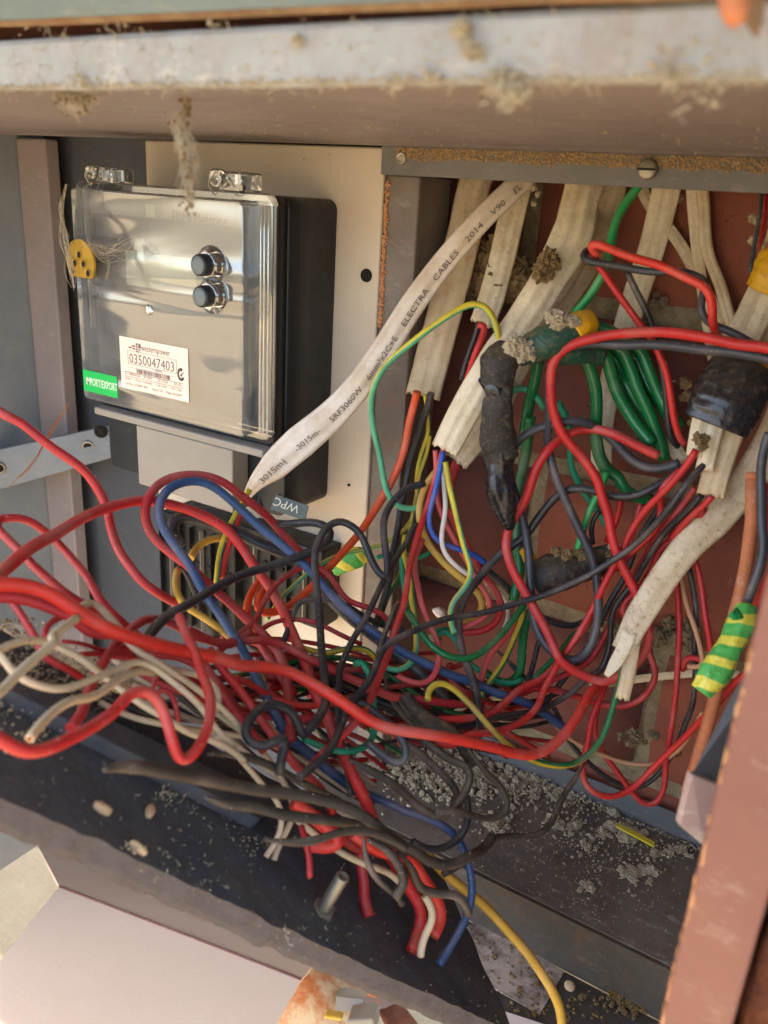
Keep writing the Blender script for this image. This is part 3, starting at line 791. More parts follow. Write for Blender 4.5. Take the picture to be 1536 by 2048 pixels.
# WPC tag and hanging fuse seals
wt = empty('wiring_tag', atD(565, 1010, .485)); tag(wt, 'slate grey tag reading WPC upside down beneath the white cable end', 'tag')
tq = [atD(553, 989, .485), atD(618, 1012, .485), atD(610, 1042, .485), atD(541, 1018, .485)]
plate('tag_plate', tq, .0012, 'tag', wt, .0002)
tu = (tq[0] - tq[1]).normalized(); tv = (tq[3] - tq[0]).normalized(); tn = tu.cross(tv)
if tn.dot(tq[0]) > 0: tn = -tn
put_text('tag_lettering', 'WPC', .0068, atD(601, 1012, .4838), tu, tv, 'white_print', wt, sx=1.0)
for i, (x, y, l) in enumerate(((523, 968, 'left'), (543, 976, 'right'))):
    vs, fs, uv, _ = sweep(catmull([atD(x, y - 8, .50), atD(x - 1, y + 10, .498), atD(x - 3, y + 35, .497), atD(x - 4, y + 46, .497)], .002), .0027, 12, None, True)
    rad = None
    o = raw('seal_tab', vs, fs, 'block', None, True, uv); tag(o, 'rounded black plastic tab hanging %s the grey tag' % ('to the left, farther from' if i == 0 else 'right next to'), 'tab')

# ------------------------------------------------------------------ black switchboard slab folded down at lower left
A, B, C = atD(-80, 1556, .235), atD(1030, 2068, .385), atD(880, 1740, .465)
sn_ = (B - A).cross(C - A).normalized()
if sn_.dot(A) > 0: sn_ = -sn_
D = onP(-80, 1215, A, sn_)
slab = empty('switchboard_slab', A.lerp(B, .5)); tag(slab, 'thick black switchboard panel folded down, with a pale sawn front edge', 'panel')
def slabgrid():
    n, m = 90, 24; vs = []; fs = []
    for i in range(n + 1):
        for j in range(m + 1):
            p = (A.lerp(B, i / n)).lerp(D.lerp(C, i / n), j / m)
            p = p + sn_ * (.0011 * noise.noise(p * 70))
            if j == 0: p = p + (A - D).normalized() * (.0012 * noise.noise(p * 160))
            vs.append(p)
    for i in range(n):
        for j in range(m):
            a = i * (m + 1) + j; fs.append((a, a + 1, a + m + 2, a + m + 1))
    o = raw('slab_face', vs, fs, 'slab', None, True); hold(o, slab)
    T = .0105; vs2 = []; fs2 = []
    for i in range(n + 1):
        t_ = vs[i * (m + 1)]; e = Vector((0, 0, 0)) + (A - D).normalized() * (.0005 * noise.noise(t_ * 200))
        vs2 += [t_ - sn_ * .0001, t_ - sn_ * T * .33 + e, t_ - sn_ * T * .66 + e, t_ - sn_ * T + e * .4 + sn_ * (.0007 * noise.noise(t_ * 150)), t_ - sn_ * T + (D - A).normalized() * .05]
    for i in range(n):
        for j in range(4):
            a = i * 5 + j; fs2.append((a, a + 5, a + 6, a + 1))
    o = raw('sawn_edge', vs2, fs2, 'slabedge', None, True); hold(o, slab)
slabgrid()
# raised batten on the slab where the wires are clamped
plate('slab_batten', [onP(-80, 1330, A + sn_ * .006, sn_), onP(520, 1640, A + sn_ * .006, sn_), onP(560, 1600, A + sn_ * .006, sn_), onP(-80, 1290, A + sn_ * .006, sn_)], .006, 'slab', slab, .001)
bolt = empty('bolt', onP(655, 1818, A, sn_)); tag(bolt, 'short threaded brass bolt standing on the black slab near its front edge', 'bolt')
b0 = onP(648, 1815, A + sn_ * .002, sn_)
b1 = atD(686, 1752, float(np.dot(np.array(b0), fwd)) - .008)
ax = (b1 - b0).normalized(); Lb = (b1 - b0).length
prof = [(.0022, 0)]
h = .0
while h < Lb - .001:
    prof += [(.0019, h), (.0028, h + .0007), (.0019, h + .0014)]; h += .0015
prof += [(.0018, Lb), (.0, Lb)]
lathe('threaded_shank', prof, b0, ax, 'zinc', bolt, 16)
lathe('hex_head', [(.0046, -.0032), (.0048, -.0030), (.0048, .0002), (.0044, .0004)], b0, ax, 'zinc', bolt, 6, False)
for i, (x, y, r_, l) in enumerate(((205, 1616, (1, .6), 'leftmost pale husk lying on the black slab'), (300, 1622, (.2, -1), 'pale oval husk on the black slab, right of the other one'), (277, 1696, (1, .8), 'small pinkish husk nearest the sawn edge of the slab'))):
    p = onP(x, y, A + sn_ * .0012, sn_); ua = (B - A).normalized(); ub = (D - A).normalized()
    dr = (ua * r_[0] + ub * -r_[1] * (.5 if i else .2)).normalized()
    pts = [p + dr * s for s in (-.0034, -.003, -.0015, 0, .0015, .003, .0034)]
    vs, fs, uv, _ = sweep(pts, [.0003, .0011, .0015, .0016, .0015, .0011, .0003], 10, None, False, .45, i)
    o = raw('insect_husk', vs, fs, 'pupa', None, True); tag(o, l, 'husk', 'husks on the slab')

# ------------------------------------------------------------------ pale folded cover below, stones, litter
P1, P2, P3 = onZ(118, 1774, -.55), onZ(602, 1960, -.55), onZ(430, 2260, -.55)
pn = (P2 - P1).cross(P3 - P1).normalized()
if pn.dot(P1) > 0: pn = -pn
P4 = onP(-160, 2120, P1, pn)
cover = empty('folded_sheet_cover', P1.lerp(P3, .5)); tag(cover, 'pale pinkish sheet metal cover with a folded rim lying below the slab', 'cover')
plate('cover_face', [P1, P2, P3, P4], .002, 'cover_sheet', cover)
plate('folded_rim', [P1 + Vector((0, .0005, 0)), P2 + Vector((0, .0005, 0)), onZ(668, 1880, -.575), onZ(70, 1680, -.575)], .002, 'cover_sheet', cover)
blob('fold_line', catmull([P1 + pn * .0008, P1.lerp(P2, .5) + pn * .0010, P2 + pn * .0008], .02), .0009, 'frame', cover, 6)
def rock(name, c, r, mat, label, cat, seed, sq=(1, 1, 1)):
    bm = bmesh.new(); bmesh.ops.create_icosphere(bm, subdivisions=3, radius=1)
    for v in bm.verts:
        q = v.co.copy(); k_ = 1 + .35 * noise.noise(q * 1.2 + Vector((seed, 0, 0))) + .08 * noise.noise(q * 5)
        v.co = Vector((q.x * sq[0], q.y * sq[1], q.z * sq[2])) * r * k_ + c
    me = bpy.data.meshes.new(name); bm.to_mesh(me); bm.free()
    o = link(name, me, mat, None, True); tag(o, label, cat); return o
rock('stone', atD(590, 2080, .74), .062, 'stone', 'cream and orange mottled stone below the end of the slab', 'stone', 3, (1, 1, 1))
rock('stone', atD(668, 1975, .80), .034, 'stone', 'smaller orange stone wedged under the slab edge', 'stone', 8, (1, 1, .9))
def chunk(name, x, y, d, s, mat, label, cat, rot):
    bm = bmesh.new(); bmesh.ops.create_cube(bm, size=1)
    Mx = Matrix.Translation(atD(x, y, d)) @ Matrix.Rotation(rot, 4, 'Y') @ Matrix.Rotation(rot * .7 + .4, 4, 'X') @ Matrix.Rotation(rot * 1.3, 4, 'Z')
    for v in bm.verts: v.co = Mx @ Vector((v.co.x * s[0], v.co.y * s[1], v.co.z * s[2]))
    bmesh.ops.bevel(bm, geom=bm.edges[:], offset=.001, segments=1, affect='EDGES', profile=.5)
    me = bpy.data.meshes.new(name); bm.to_mesh(me); bm.free()
    o = link(name, me, mat); tag(o, label, cat); return o
chunk('grey_offcut', 702, 2000, .72, (.024, .012, .024), 'metalpl', 'grey metal offcut lying among the litter beneath the slab', 'offcut', .6)
chunk('grey_offcut', 728, 2035, .70, (.022, .012, .02), 'metalpl', 'darker grey folded offcut nearest the bottom edge below the slab', 'offcut', 1.1)
chunk('wooden_offcut', 760, 2000, .76, (.03, .012, .012), 'bracket', 'brown stick end between grey offcut and slab', 'offcut', .3)
chunk('brick_fragment', 800, 2045, .74, (.04, .02, .014), 'rough_brick', 'broken pink brick piece at the bottom edge under the slab', 'brick fragment', -.4)
chunk('yellow_scrap', 668, 2030, .68, (.014, .003, .02), 'yellowleaf', 'yellow plastic scrap beside the mottled stone', 'scrap', .5)
for i, (x, y) in enumerate(((728, 1990), (742, 2002))):
    p = atD(x, y, .69); vs = []
    for k_ in range(9):
        a = k_ / 8; vs += [p + Vector((.012 * (a - .5), .004 * sin(a * 3), .006 * sin(a * pi))), p + Vector((.012 * (a - .5), .006 * sin(a * 3) + .002, -.006 * sin(a * pi) + .001))]
    o = raw('dry_leaf', vs, [(2 * j, 2 * j + 1, 2 * j + 3, 2 * j + 2) for j in range(8)], 'leaf', None, True)
    o.modifiers.new('thickness', 'SOLIDIFY').thickness = .0004
    tag(o, ('curled dry leaf under the slab edge, next to the grey offcut', 'second curled dry leaf just right of the first one')[i], 'leaf', 'dry leaves under the slab')

# stained card in the trough
zc = ZFL - .0335
o = plate('stained_card', [onZ(958, 1832, zc), onZ(1128, 1944, zc), onZ(1080, 2028, zc), onZ(872, 1912, zc + .0008)], .0006, 'card'); tag(o, 'brown stained sheet of card lying in the trough under the yellow wire', 'card')
o = plate('white_paper', [onZ(995, 2018, zc + .004), onZ(1100, 2052, zc + .004), onZ(1090, 2100, zc + .004), onZ(1010, 2100, zc + .004)], .0006, 'label'); tag(o, 'corner of white paper at the bottom edge beside the slab', 'paper')
p = onZ(1139, 1973, zc + .001)
lathe('pale_bead', [(.0003, 0), (.0026, .0002), (.003, .001), (.002, .0018), (.0003, .002)], p, (0.2, -.3, 1), 'pupa', None, 12)
o = [q for q in COL.objects if q.name.startswith('pale_bead')][0]; tag(o, 'small pale orange fragment in the trough right of the stained card', 'fragment')
lathe('nut', [(.0028, 0), (.003, .0004), (.003, .003), (.0014, .0032)], onZ(1228, 1985, zc), (.3, -.2, 1), 'brass', None, 6, False)
o = COL.objects['nut']; tag(o, 'brass hexagon nut lying in the dusty trough near the frame', 'nut')
# ================================================================== WIRES
# waypoints are read off enlarged views of the photo: zone letter -> (x0, y0, scale)
ZN = {'A': (100, 300, 2.56), 'B': (700, 350, 3.4133), 'C': (1100, 350, 3.5229), 'D': (0, 800, 3.072), 'E': (400, 850, 3.4133), 'F': (800, 850, 3.84),
      'G': (1136, 850, 3.84), 'H': (0, 1250, 3.072), 'I': (450, 1300, 3.072), 'J': (900, 1300, 3.072), 'L': (768, 1600, 2), 'M': (240, 900, 4.8),
      'N': (700, 1100, 5.12), 'O': (900, 1000, 5.12), 'P': (0, 1080, 5.12), 'X': (0, 0, 1)}
CTRL = [(0, 850, .40), (0, 1050, .34), (0, 1200, .30), (0, 1350, .27), (0, 1500, .25), (200, 1000, .42), (200, 1200, .34), (200, 1350, .30), (200, 1500, .28),
        (350, 1000, .45), (400, 1150, .44), (350, 1350, .34), (400, 1500, .31), (550, 1000, .47), (600, 1200, .45), (600, 1350, .39), (600, 1500, .35), (600, 1700, .33),
        (780, 1000, .48), (750, 1250, .45), (780, 1400, .41), (780, 1550, .37), (780, 1750, .35), (850, 1880, .37), (900, 600, .43), (900, 800, .45), (950, 1050, .48), (950, 1250, .47),
        (950, 1450, .42), (950, 1620, .40), (1150, 450, .42), (1150, 700, .43), (1150, 900, .45), (1150, 1100, .46), (1150, 1300, .46), (1150, 1500, .46), (1100, 1650, .44),
        (1300, 550, .40), (1350, 800, .42), (1350, 1000, .44), (1350, 1250, .47), (1300, 1500, .49), (1500, 600, .36), (1500, 900, .37), (1500, 1200, .35), (1450, 1400, .38), (960, 1780, .42), (1100, 2000, .40)]
CP = np.array(CTRL)
def D0(x, y):
    d2 = (CP[:, 0] - x) ** 2 + (CP[:, 1] - y) ** 2
    w = np.exp(-d2 / (2 * 120 ** 2)) + 1e-9
    return float((w * CP[:, 2]).sum() / w.sum())
def dmax(x, y):
    r = ray(x, y); m = YB / r[1]
    k = YP / r[1]; px = r[0] * k; pz = r[2] * k
    if -0.434 < px < -0.232: m = min(m, k)
    if r[2] < 0:
        kz = (ZFL + .002) / r[2]
        if r[1] * kz > .355: m = min(m, kz)
        kz2 = (ZFL - .0325) / r[2]
        m = min(m, kz2)
        v = Vector(r); ks = A.dot(sn_) / v.dot(sn_)
        if 0 < ks and x < 940: m = min(m, ks)
    return m
LS = 0.0042
SPEC = []      # name, material, width px, base layer, path, label, extra
def W(mat, w, lay, path, label, **kw):
    SPEC.append((mat, w, lay, path, label, kw))
def parse(path, lay):
    pts = []; z = ZN['X']
    for tk in path.split():
        if tk in ZN: z = ZN[tk]; continue
        q = tk.split(',')
        x, y = float(q[0]) / z[2] + z[0], float(q[1]) / z[2] + z[1]
        l = lay + (float(q[2]) if len(q) > 2 else 0)
        pts.append((x, y, l))
    return pts

# ---- left edge and lower left
W('dark_red', 20, 1, 'D -40,40 0,85 100,130 250,230 400,340 520,440 600,540 650,650 680,780 720,900 790,1010 880,1120 980,1190 1100,1255 1200,1265', 'dark red wire falling in an S from the left edge past the perforated plate')
W('red', 24, 3, 'D -60,1120 0,1060 150,940 330,830 500,730 700,650 880,615 1050,640 1250,710 1400,800 1500,930 E 300,860 400,1000 520,1180 620,1400 700,1560 750,1707 I 520,180 600,350 680,550 760,720 850,900 900,1010,-4 930,1090,-6', 'long crimson wire arching over the blue loop and down to the dark cables')
W('dark_red', 18, 2, 'D 900,1480,-5 780,1390,-2 690,1310 600,1210 540,1090 450,980 350,870 250,790 150,730 60,722 -25,735 -20,790 60,870 150,960 250,1060 380,1170 500,1250 620,1310,-2', 'dull red wire looping back sharply at the left edge into two strands')
W('bright', 26, 9, 'D -60,1125 0,1130 150,1140 300,1190 420,1260 560,1350 750,1440 H 900,110 1150,160 1400,220 I 60,88 200,100 380,125 520,200 700,310 850,410 1000,480 1200,510 1400,550 J 130,570 300,610 430,640 540,640 640,580 720,490 780,400 850,280 900,230,-3 960,200,-5', 'thick orange red wire crossing the whole tangle from left edge to split white cable')
W('dark_red', 26, 6, 'D -60,1215 0,1210 150,1220 330,1280 450,1330 520,1400 600,1440 700,1440 780,1450,-3 870,1500,-6', 'thick dull red wire directly beneath the orange red one at the left edge')
W('dark_red', 17, 4, 'P 40,560 160,680 250,820 330,950 410,1060 H 250,180 330,230 430,280,-2 500,330,-3', 'dark red wire slanting down behind the cream wires at far left')
W('dark_red', 15, 4, 'P 660,770 560,810 480,880 445,960 480,1010 H 300,120,-2 380,160,-3', 'short hooked red wire just above the cut cream end')
W('cream', 15, 6, 'P 780,720 830,680 900,640 970,645 1040,700 1130,800 1230,900 H 760,70,-2 830,150,-1 950,210 1060,290 1200,380 1350,500 1480,640 1536,690,-3', 'cream wire hooked over the dull red wire, then running down to the right')
W('cream', 16, 7, 'H -60,170 0,150 120,100 260,95 380,140 500,210 620,300 760,410 860,480 1000,560 1150,660 1300,710 1430,770 1500,830,-3', 'cream wire entering at the left edge and passing beneath the red S bend')
W('cream', 21, 9, 'H -40,440 0,410 120,290 250,180 350,90 P 500,1010 640,900 790,800', 'cream wire with a square cut end pointing up right, leftmost in front')
W('cream', 16, 8, 'H -30,150 20,200 70,280 140,330 230,370 360,395 480,370 600,320 720,270 850,220 960,270 1080,360 1200,470 1280,580 1350,660,-2 1440,740,-3', 'cream wire drooping in a long bow between the two left loops')
W('cream', 19, 8, 'H 180,700 240,620 320,540 430,470 560,450 640,400 680,360 760,310 870,280 950,300,-3', 'dirty cream wire with a frayed lower end resting on the black slab')
W('cream', 15, 5, 'H 1040,270 1120,285 1200,300 1300,350 1350,430 1350,500 1290,560,-2', 'cream wire curling around the pink end near the red loop')
W('red', 25, 11, 'H -60,680 0,700 100,760 200,780 320,755 450,690 600,600 720,510 800,420 870,400 950,440 1010,550 1050,680 1080,800 1120,845 1180,800 1250,700 1290,560 1290,430 1240,290 1190,150 1140,50 D 1100,1330', 'thick red wire bent like an M in the lower left foreground with a faded tip')
W('dark_red', 20, 4, 'H 430,630 500,540 540,410 620,260 700,140 780,50 D 830,1380 890,1345 970,1340 1080,1380 1200,1460 H 1280,90 1380,130 1440,110 1536,40', 'purplish red wire rising steeply from the slab and waving right')
W('dark_red', 9, 3, 'H 380,100 500,110 640,160 740,180 830,185,-1', 'thin dusty red wire between the cream wires')
W('dark_red', 12, 3, 'H 480,180 600,170 700,195 830,210 960,260,-1', 'thin red wire just below the thin dusty one')
W('dark_red', 20, 1, 'H 700,160 840,130 960,180 1100,200 1290,300 1400,440 1500,590 I 60,380,1 100,450', 'dark red wire sloping behind the M shaped loop')
W('pink', 11, 3, 'H 930,420 950,350 960,300 990,260', 'stub of faded red wire standing behind the cream wires')
W('dark_red', 12, 2, 'H 1100,600 1080,500 1050,420 1000,380 960,420', 'thin red hook under the cream wires, left of the dark cables')
W('red', 19, 4, 'I -90,0 0,140 80,230 160,340 230,440 300,540 380,640 450,730 540,800 620,900,-1 660,1000,-2', 'red wire running diagonally under the curled dark cable')
W('dark_red', 20, 3, 'I -150,60 0,290 60,380 110,440 170,520 240,620,-1', 'dull red wire left of the curled dark cable')
W('red', 13, 3, 'I 60,170 180,230 280,290 400,330 550,345 700,330,-1 820,360 930,370', 'red wire passing behind the top of the curled dark cable')
W('red', 13, 2, 'I 80,395 170,412 250,410 400,420 530,420 640,400,-1 760,420 870,480', 'straight red wire through the eye of the curled dark cable')
W('dark_red', 20, 0, 'I 180,-120 240,0 300,90 370,190 430,280,-1', 'dark red wire dropping behind the crossing point of two big red wires')
W('dark_red', 14, 6, 'I 520,1400 525,1320 515,1240 495,1160 470,1080,-2', 'single red wire end hanging over the dark slab')
W('bright', 30, 3, 'I 420,930 520,1010 620,1090 690,1150 700,1190 650,1215 560,1215 500,1190,-2', 'fat bright red loop under the grimy cables')
W('red', 26, 1, 'I 560,1020 700,1130 800,1210 L 0,200 60,280 110,370 150,440 145,500 125,560 110,610', 'thick red wire ending in the bunch over the slab, nearest the front edge')
W('bright', 26, 2, 'I 780,1120 940,1240 L 100,230 150,300 200,370 230,430 225,490 195,545', 'thick bright red wire ending in the bunch, nearest the blue wire')
W('dark_red', 24, -1, 'I 830,1200 840,1330 860,1430 850,1520 880,1640', 'dark red wire buried deepest in the bunch over the slab')
W('red', 20, 0, 'I 1000,1160 1100,1290 1180,1400 1250,1480 1290,1600', 'red wire stretch showing between the grimy cables and the bunch')
W('cream', 13, 2, 'I -60,380 0,430 80,480 180,570 270,680 340,780 400,900 420,1010 370,1130 320,1220 300,1290', 'cream wire running behind the curled cable, right of the pair at the slab')
W('cream', 13, 3, 'I -60,520 0,570 90,660 160,740 240,840,-1 330,930 350,1010 350,1080 300,1200 250,1270', 'cream wire running behind the curled cable, left of the pair at the slab')
W('cream', 15, 3, 'I 440,1040 540,1120 660,1210 760,1270 900,1330 1010,1370 1080,1430,-1', 'dirty cream wire sloping under the grimy cables to the right')
W('cream', 17, 5, 'L 165,380 180,400 197,440 195,480 170,530 150,580 145,625', 'cream wire end between two thick red ends in the bunch')
W('blue', 17, 3, 'I 780,840,-7 900,900,-6 1000,940,-4 1100,990,-3 L 200,80 290,150 340,260 350,380 325,480 270,580 220,660', 'blue wire bowing down to the trough beside the yellow wire')
W('yellow', 21, 1, 'L 150,200 240,290 330,360 420,440 500,530 580,620 650,720 700,820 712,896 715,990', 'thick yellow wire leaving through the trough at the bottom edge')
# ---- grimy dark cables
W('brown', 18, 5, 'I -100,640 0,640 150,660 300,720 420,790 560,860 700,930,-1', 'grimy dark cable behind the foot of the curled one')
W('brown', 26, 9, 'H 640,890 720,870 850,872 1000,900 1250,950 1500,1000 I 200,860 400,880 600,920 780,980 900,1060 1020,1150 1150,1230 1280,1310 1400,1320 1500,1270 L 400,200,-3 430,150,-4', 'upper of two grimy brown black cables crossing the lower tangle to the ledge')
W('brown', 23, 8, 'I -120,900 0,940 150,960 350,1010 550,1040 750,1060 900,1110 1000,1160 1120,1240', 'lower of two grimy brown black cables crossing the lower tangle')
W('brown', 18, 10, 'I 240,1165 400,1180 560,1170 700,1120 850,1110 1000,1150 1110,1220', 'short grimy cable curving under the crossing pair above the bolt')
W('brown', 15, 8, 'I 850,1140 865,1250 900,1360 960,1440 1040,1490 1090,1560', 'grimy cable dropping steeply right of the bolt')
W('brown', 21, 9, 'I 880,1170 1000,1230 1070,1330 1100,1440 1040,1520', 'fat grimy cable bending down over the red bunch')
W('brown', 19, 9, 'I 1060,1240 1150,1350 1190,1460 1300,1500 1420,1505 L 320,400 342,460', 'grimy cable lying over the thick red bunch and ending near the blue wire')
W('grey', 18, 7, 'I 770,300 850,335 930,385 1010,450 1090,550 1120,640 1100,700 1030,695 950,630 880,570,-2', 'slate cable folded into a tight loop above the dust pile')
W('brown', 17, 5, 'I 1000,470 1100,560 1200,640 1300,730 1400,830 1440,900 1400,960,-2', 'grimy cable sloping across the dust pile')
W('brown', 18, 6, 'I 760,680 880,730 1050,830 1150,930 1230,1000 1330,1020 1420,960 1480,860 1515,770 1480,705 1400,690 1300,620,-1 1200,550,-2', 'grimy cable sagging below the dust pile and rising again')
W('brown', 15, 7, 'J 110,600 170,690 250,780 320,850 360,920 350,990 280,1030 170,1030 60,1000 -20,985,-1 -80,1000', 'grimy cable bent in a shiny hairpin on the right of the dust pile')
W('black', 17, 4, 'I 1480,900 1490,1000 1480,1080 1430,1160 1340,1220 1240,1230 1150,1180,-2', 'black wire curving down under the shiny hairpin')
W('black', 11, 2, 'I 690,200 690,350 700,450 720,560 740,700 765,900', 'thin black wire hanging straight behind the crimson wire')
W('brown', 13, 3, 'I 980,150 990,230 1040,330 1120,420 1200,520 1300,600 1370,660,-1', 'thin grimy wire slanting behind the taped stub')
W('brown', 14, 5, 'J 830,690 790,760 740,830 690,900 660,980 620,1070 560,1130 480,1150 380,1145 280,1150 200,1200 120,1280 30,1340 -40,1380', 'brown wire dropping across the ledge plate then bending left')
# ---- middle loops
W('blue', 20, 5, 'I 900,930,-13 750,820,-13 640,740,-13 540,650,-12 420,560,-11 330,430,-9 D 1480,1520,-4 1400,1400,-2 1320,1280 1230,1140 1170,1020 1080,900 1000,780 980,650 1020,560 1110,505 1250,500 E 130,440 250,540 400,690 550,810 680,920 760,1000 870,1130 960,1220 1100,1350 1250,1460,-1 1400,1560,-1 N 850,1190,-1 1000,1260,-1 1150,1320,-2 1300,1370,-3 J 300,270,-3 450,320,-3 600,400,-4 700,480,-5', 'thick blue wire rising in a big loop then running down right to the ledge')
W('dark_red', 20, 4, 'I 400,560,-3 E 560,1600,-3 450,1450,-2 300,1310 150,1170 M 700,1150 500,1000 330,860 250,700 240,550 300,400 430,290 620,240 820,250 1000,310 1200,450 1400,620 E 660,850 760,950,-1 840,1050,-2', 'dusty dark red wire following the outside of the blue loop')
W('black', 26, 2, 'M 600,940,-2 500,830 480,740 560,650 700,650 900,730 1100,770 1250,860 1400,930 E 600,890 760,930,-1 830,1100,-1 900,1200,-1 1050,1330,-1 1250,1500,-2 1450,1640,-3 J 0,330,-4', 'thick black wire arching beneath the blue loop')
W('yellow', 16, 1, 'M 680,1040 710,970 760,900 850,855 1000,830 1080,870,-2', 'short yellow wire arc in front of the fuse block fins')
W('yellow', 16, 2, 'D 1090,1040 1075,1100 1085,1180 1130,1260 1250,1340 1380,1430 E 250,1480 I 150,80,-1 240,200,-2', 'yellow wire curving down left of the black diagonal wire')
W('brown', 17, 1, 'M 600,1140 680,1260 740,1400 780,1520 D 1270,1390 1330,1460', 'lint covered black wire beside the yellow curve')
W('black', 20, 6, 'D 880,1500,-7 930,1420,-5 1010,1340,-2 E 80,1130 200,1060 400,990 600,920 760,860 870,800 905,740 870,690 800,665 720,662 620,680 520,670,-3', 'black diagonal wire ending in a narrow hairpin below the grey tag')
W('black', 18, 8, 'E 1536,400,-4 1400,440,-2 1310,530,-1 1255,620 1250,750 1270,880 1285,1000 1262,1060 1225,1020 1180,950 1130,820 1070,710 970,650 880,680 815,770 785,900 790,1020 800,1150 825,1400 I 608,150 620,250 620,330 590,390 540,450 500,500 485,545 465,500,-1 440,430 390,360 320,325 250,335 180,390 130,460 120,530 160,580 240,590 310,560 365,530 375,570 350,660 335,760,-3', 'black wire forming two tall hooks by the board, curled at its grimy end')
W('yg', 12, 2, 'E 340,440 280,540 225,640 170,760 130,900 115,1050 110,1100,-2', 'green and yellow core of the lettered white cable beside its red core')
W('red', 13, 2, 'E 290,560 265,640 225,720 195,830 165,950 150,1050,-1', 'red core of the lettered white cable in front of the fuse block')
W('orange', 17, 3, 'B 455,1480 430,1600 400,1720 E 1390,180 1290,420 1150,650 1000,850 880,980 780,1090,-2 700,1160,-3 620,1230,-3 530,1275,-3 430,1290,-3 385,1265,-2 395,1190,-2 450,1120,-2 500,1080,-3', 'orange core leaving the tan cable and passing diagonally over the board')
W('orange', 17, 1, 'E 330,1330 315,1270 330,1190 370,1110 410,1060,-1', 'short orange red arc between the crimson wire and fuse block')
W('black', 15, 1, 'B 555,1485 540,1560 500,1660 470,1780 E 1460,170 1420,330 1385,500 1370,600 1340,760 1310,880 1300,1000 N 400,300 330,560,-1 250,800,-1', 'glossy black core leaving the tan cable straight down the steel strut')
W('yg', 9, 0, 'B 510,1500 530,1600 540,1700 540,1750 F 178,170 140,330 130,450 140,560 110,680 40,820 E 1450,640 1400,720 1300,780 1150,850 1000,880 840,940 700,1040,-1 600,1130,-1 540,1190,-1 450,1330,-2', 'slim green and yellow core trailing from the tan cable across the board')
W('ygdark', 10, 0, 'F 230,80 215,200 180,300 150,400 145,520 120,620 N 560,40 545,200 500,300 400,430 350,560 310,700 340,760', 'slim green and yellow wire hanging beside the strut behind the black wires')
W('teal', 10, 1, 'F 240,970 180,1010 120,1030 E 1440,910 1340,900 1250,880 1200,910', 'thin teal wire passing in front of the dark gap beside the strut')
W('dark_red', 13, 4, 'E 100,1570,-2 180,1500 300,1400 380,1340 430,1230 490,1120 600,1020 700,970 790,955 860,990 940,1110 1000,1190 1100,1230 1200,1260 1290,1330 N 400,750,-2 450,830,-3', 'dull red wire waving over the board between the orange core and blue wire')
W('dark_red', 11, 3, 'E 330,1470 380,1430 460,1360 560,1330 700,1325 820,1360 950,1430 1100,1500,-2', 'thin red arc low over the white board')
W('dark_red', 18, 4, 'E -80,1400 0,1440 100,1485 200,1490 380,1470 500,1480 620,1530 760,1610 I 600,80 760,170 900,230 1020,290 1150,300 1280,320 1450,330 J 200,320,-1', 'dull red wire running low across the tangle toward the right loop')
W('black', 13, 3, 'E 560,1500 600,1400 640,1290 650,1235 690,1195 760,1182 850,1185 960,1210 1080,1290 1200,1350 1300,1385 1400,1400,-1', 'black wire bent sharply over the lower board hole')
W('ygdark', 13, 3, 'E 680,1515 780,1545 860,1560 950,1540 1040,1520 N 50,1010 150,1000 230,1060 290,1150 300,1250,-2', 'dark green and yellow wire lying across the foot of the board')
W('teal', 14, 4, 'N 50,1190 60,1150 110,1140 160,1200 200,1290 230,1400 240,1536 I 910,330,-1 930,420,-2 920,500,-3 880,580,-2 800,625,-2 680,625,-3 560,580,-3 480,540,-3', 'pale dusty green wire hooked beside the strut foot')
W('red', 15, 7, 'C -500,1060,-6 B 940,1025,-4 900,1130,-4 860,1220,-5 F 165,740,-4 150,800,-3 110,940,-2 60,1130 N 560,540 480,800 420,1000 330,1220 240,1450 I 870,370 820,430 740,510 640,600,-3 560,680,-4 510,750,-5', 'bright red wire running straight down left of the dark gap')
W('black', 14, 6, 'F 130,760,-2 60,850,-1 E 1430,780 1370,850 1300,980 1250,1080 1180,1220 1120,1340 1060,1440 1000,1560 945,1700 I 710,180 695,260,-2 690,400,-3 700,500,-4', 'long black wire running diagonally down over the strut')
W('pink', 13, 5, 'F 175,880 140,970 N 660,60 665,200 690,350 730,540 790,700 860,840 910,970 920,1100 890,1240 800,1350 700,1370 590,1340 490,1285,-2', 'faded red wire curling under the green loop')
W('brown', 12, 7, 'N 500,530 470,570 420,700 370,820 320,950 290,1060,-1', 'blunt black wire end standing left of the straight red wire')
W('yg', 13, 3, 'F 40,850 30,960 N 600,200 630,330 610,430 630,530 660,650 665,780 690,900 680,1030 640,1140 560,1220 460,1240 390,1210 330,1180,-2', 'green and yellow wire ending in a hook over the blue wire')
W('teal', 12, 2, 'F 10,940 N 550,280 570,450 590,560', 'teal wire behind the straight red wire')
W('green', 15, 6, 'N 540,560 600,640 690,760 750,880 850,1000 980,1080 1110,1120 1240,1110 1380,1030 1536,880 O 560,1340 650,1220 730,1100 760,1060,-1', 'dark green wire sagging in a U below the multicore wires')
W('black', 15, 8, 'G 1040,310,-4 990,360,-2 910,460 850,540 720,700 600,840 450,970 300,1070 150,1160 F 1260,1240 1100,1310 900,1370 N 1300,650 1100,680 950,710 800,760 650,830 500,900 380,980 300,1080 240,1250 150,1400 I 770,350,-1 735,420,-1 690,520,-1 640,620,-1 560,700,-1 450,780,-2', 'black wire sweeping from the right cable ends across the loops to lower left')
W('yg', 13, 7, 'F 350,285,-1 365,350,-1 385,480 430,700 500,950 548,1120 535,1200 480,1280 420,1330 390,1400 385,1470 400,1560 420,1600,-2', 'yellow green core dropping from the big white cable with a kink')
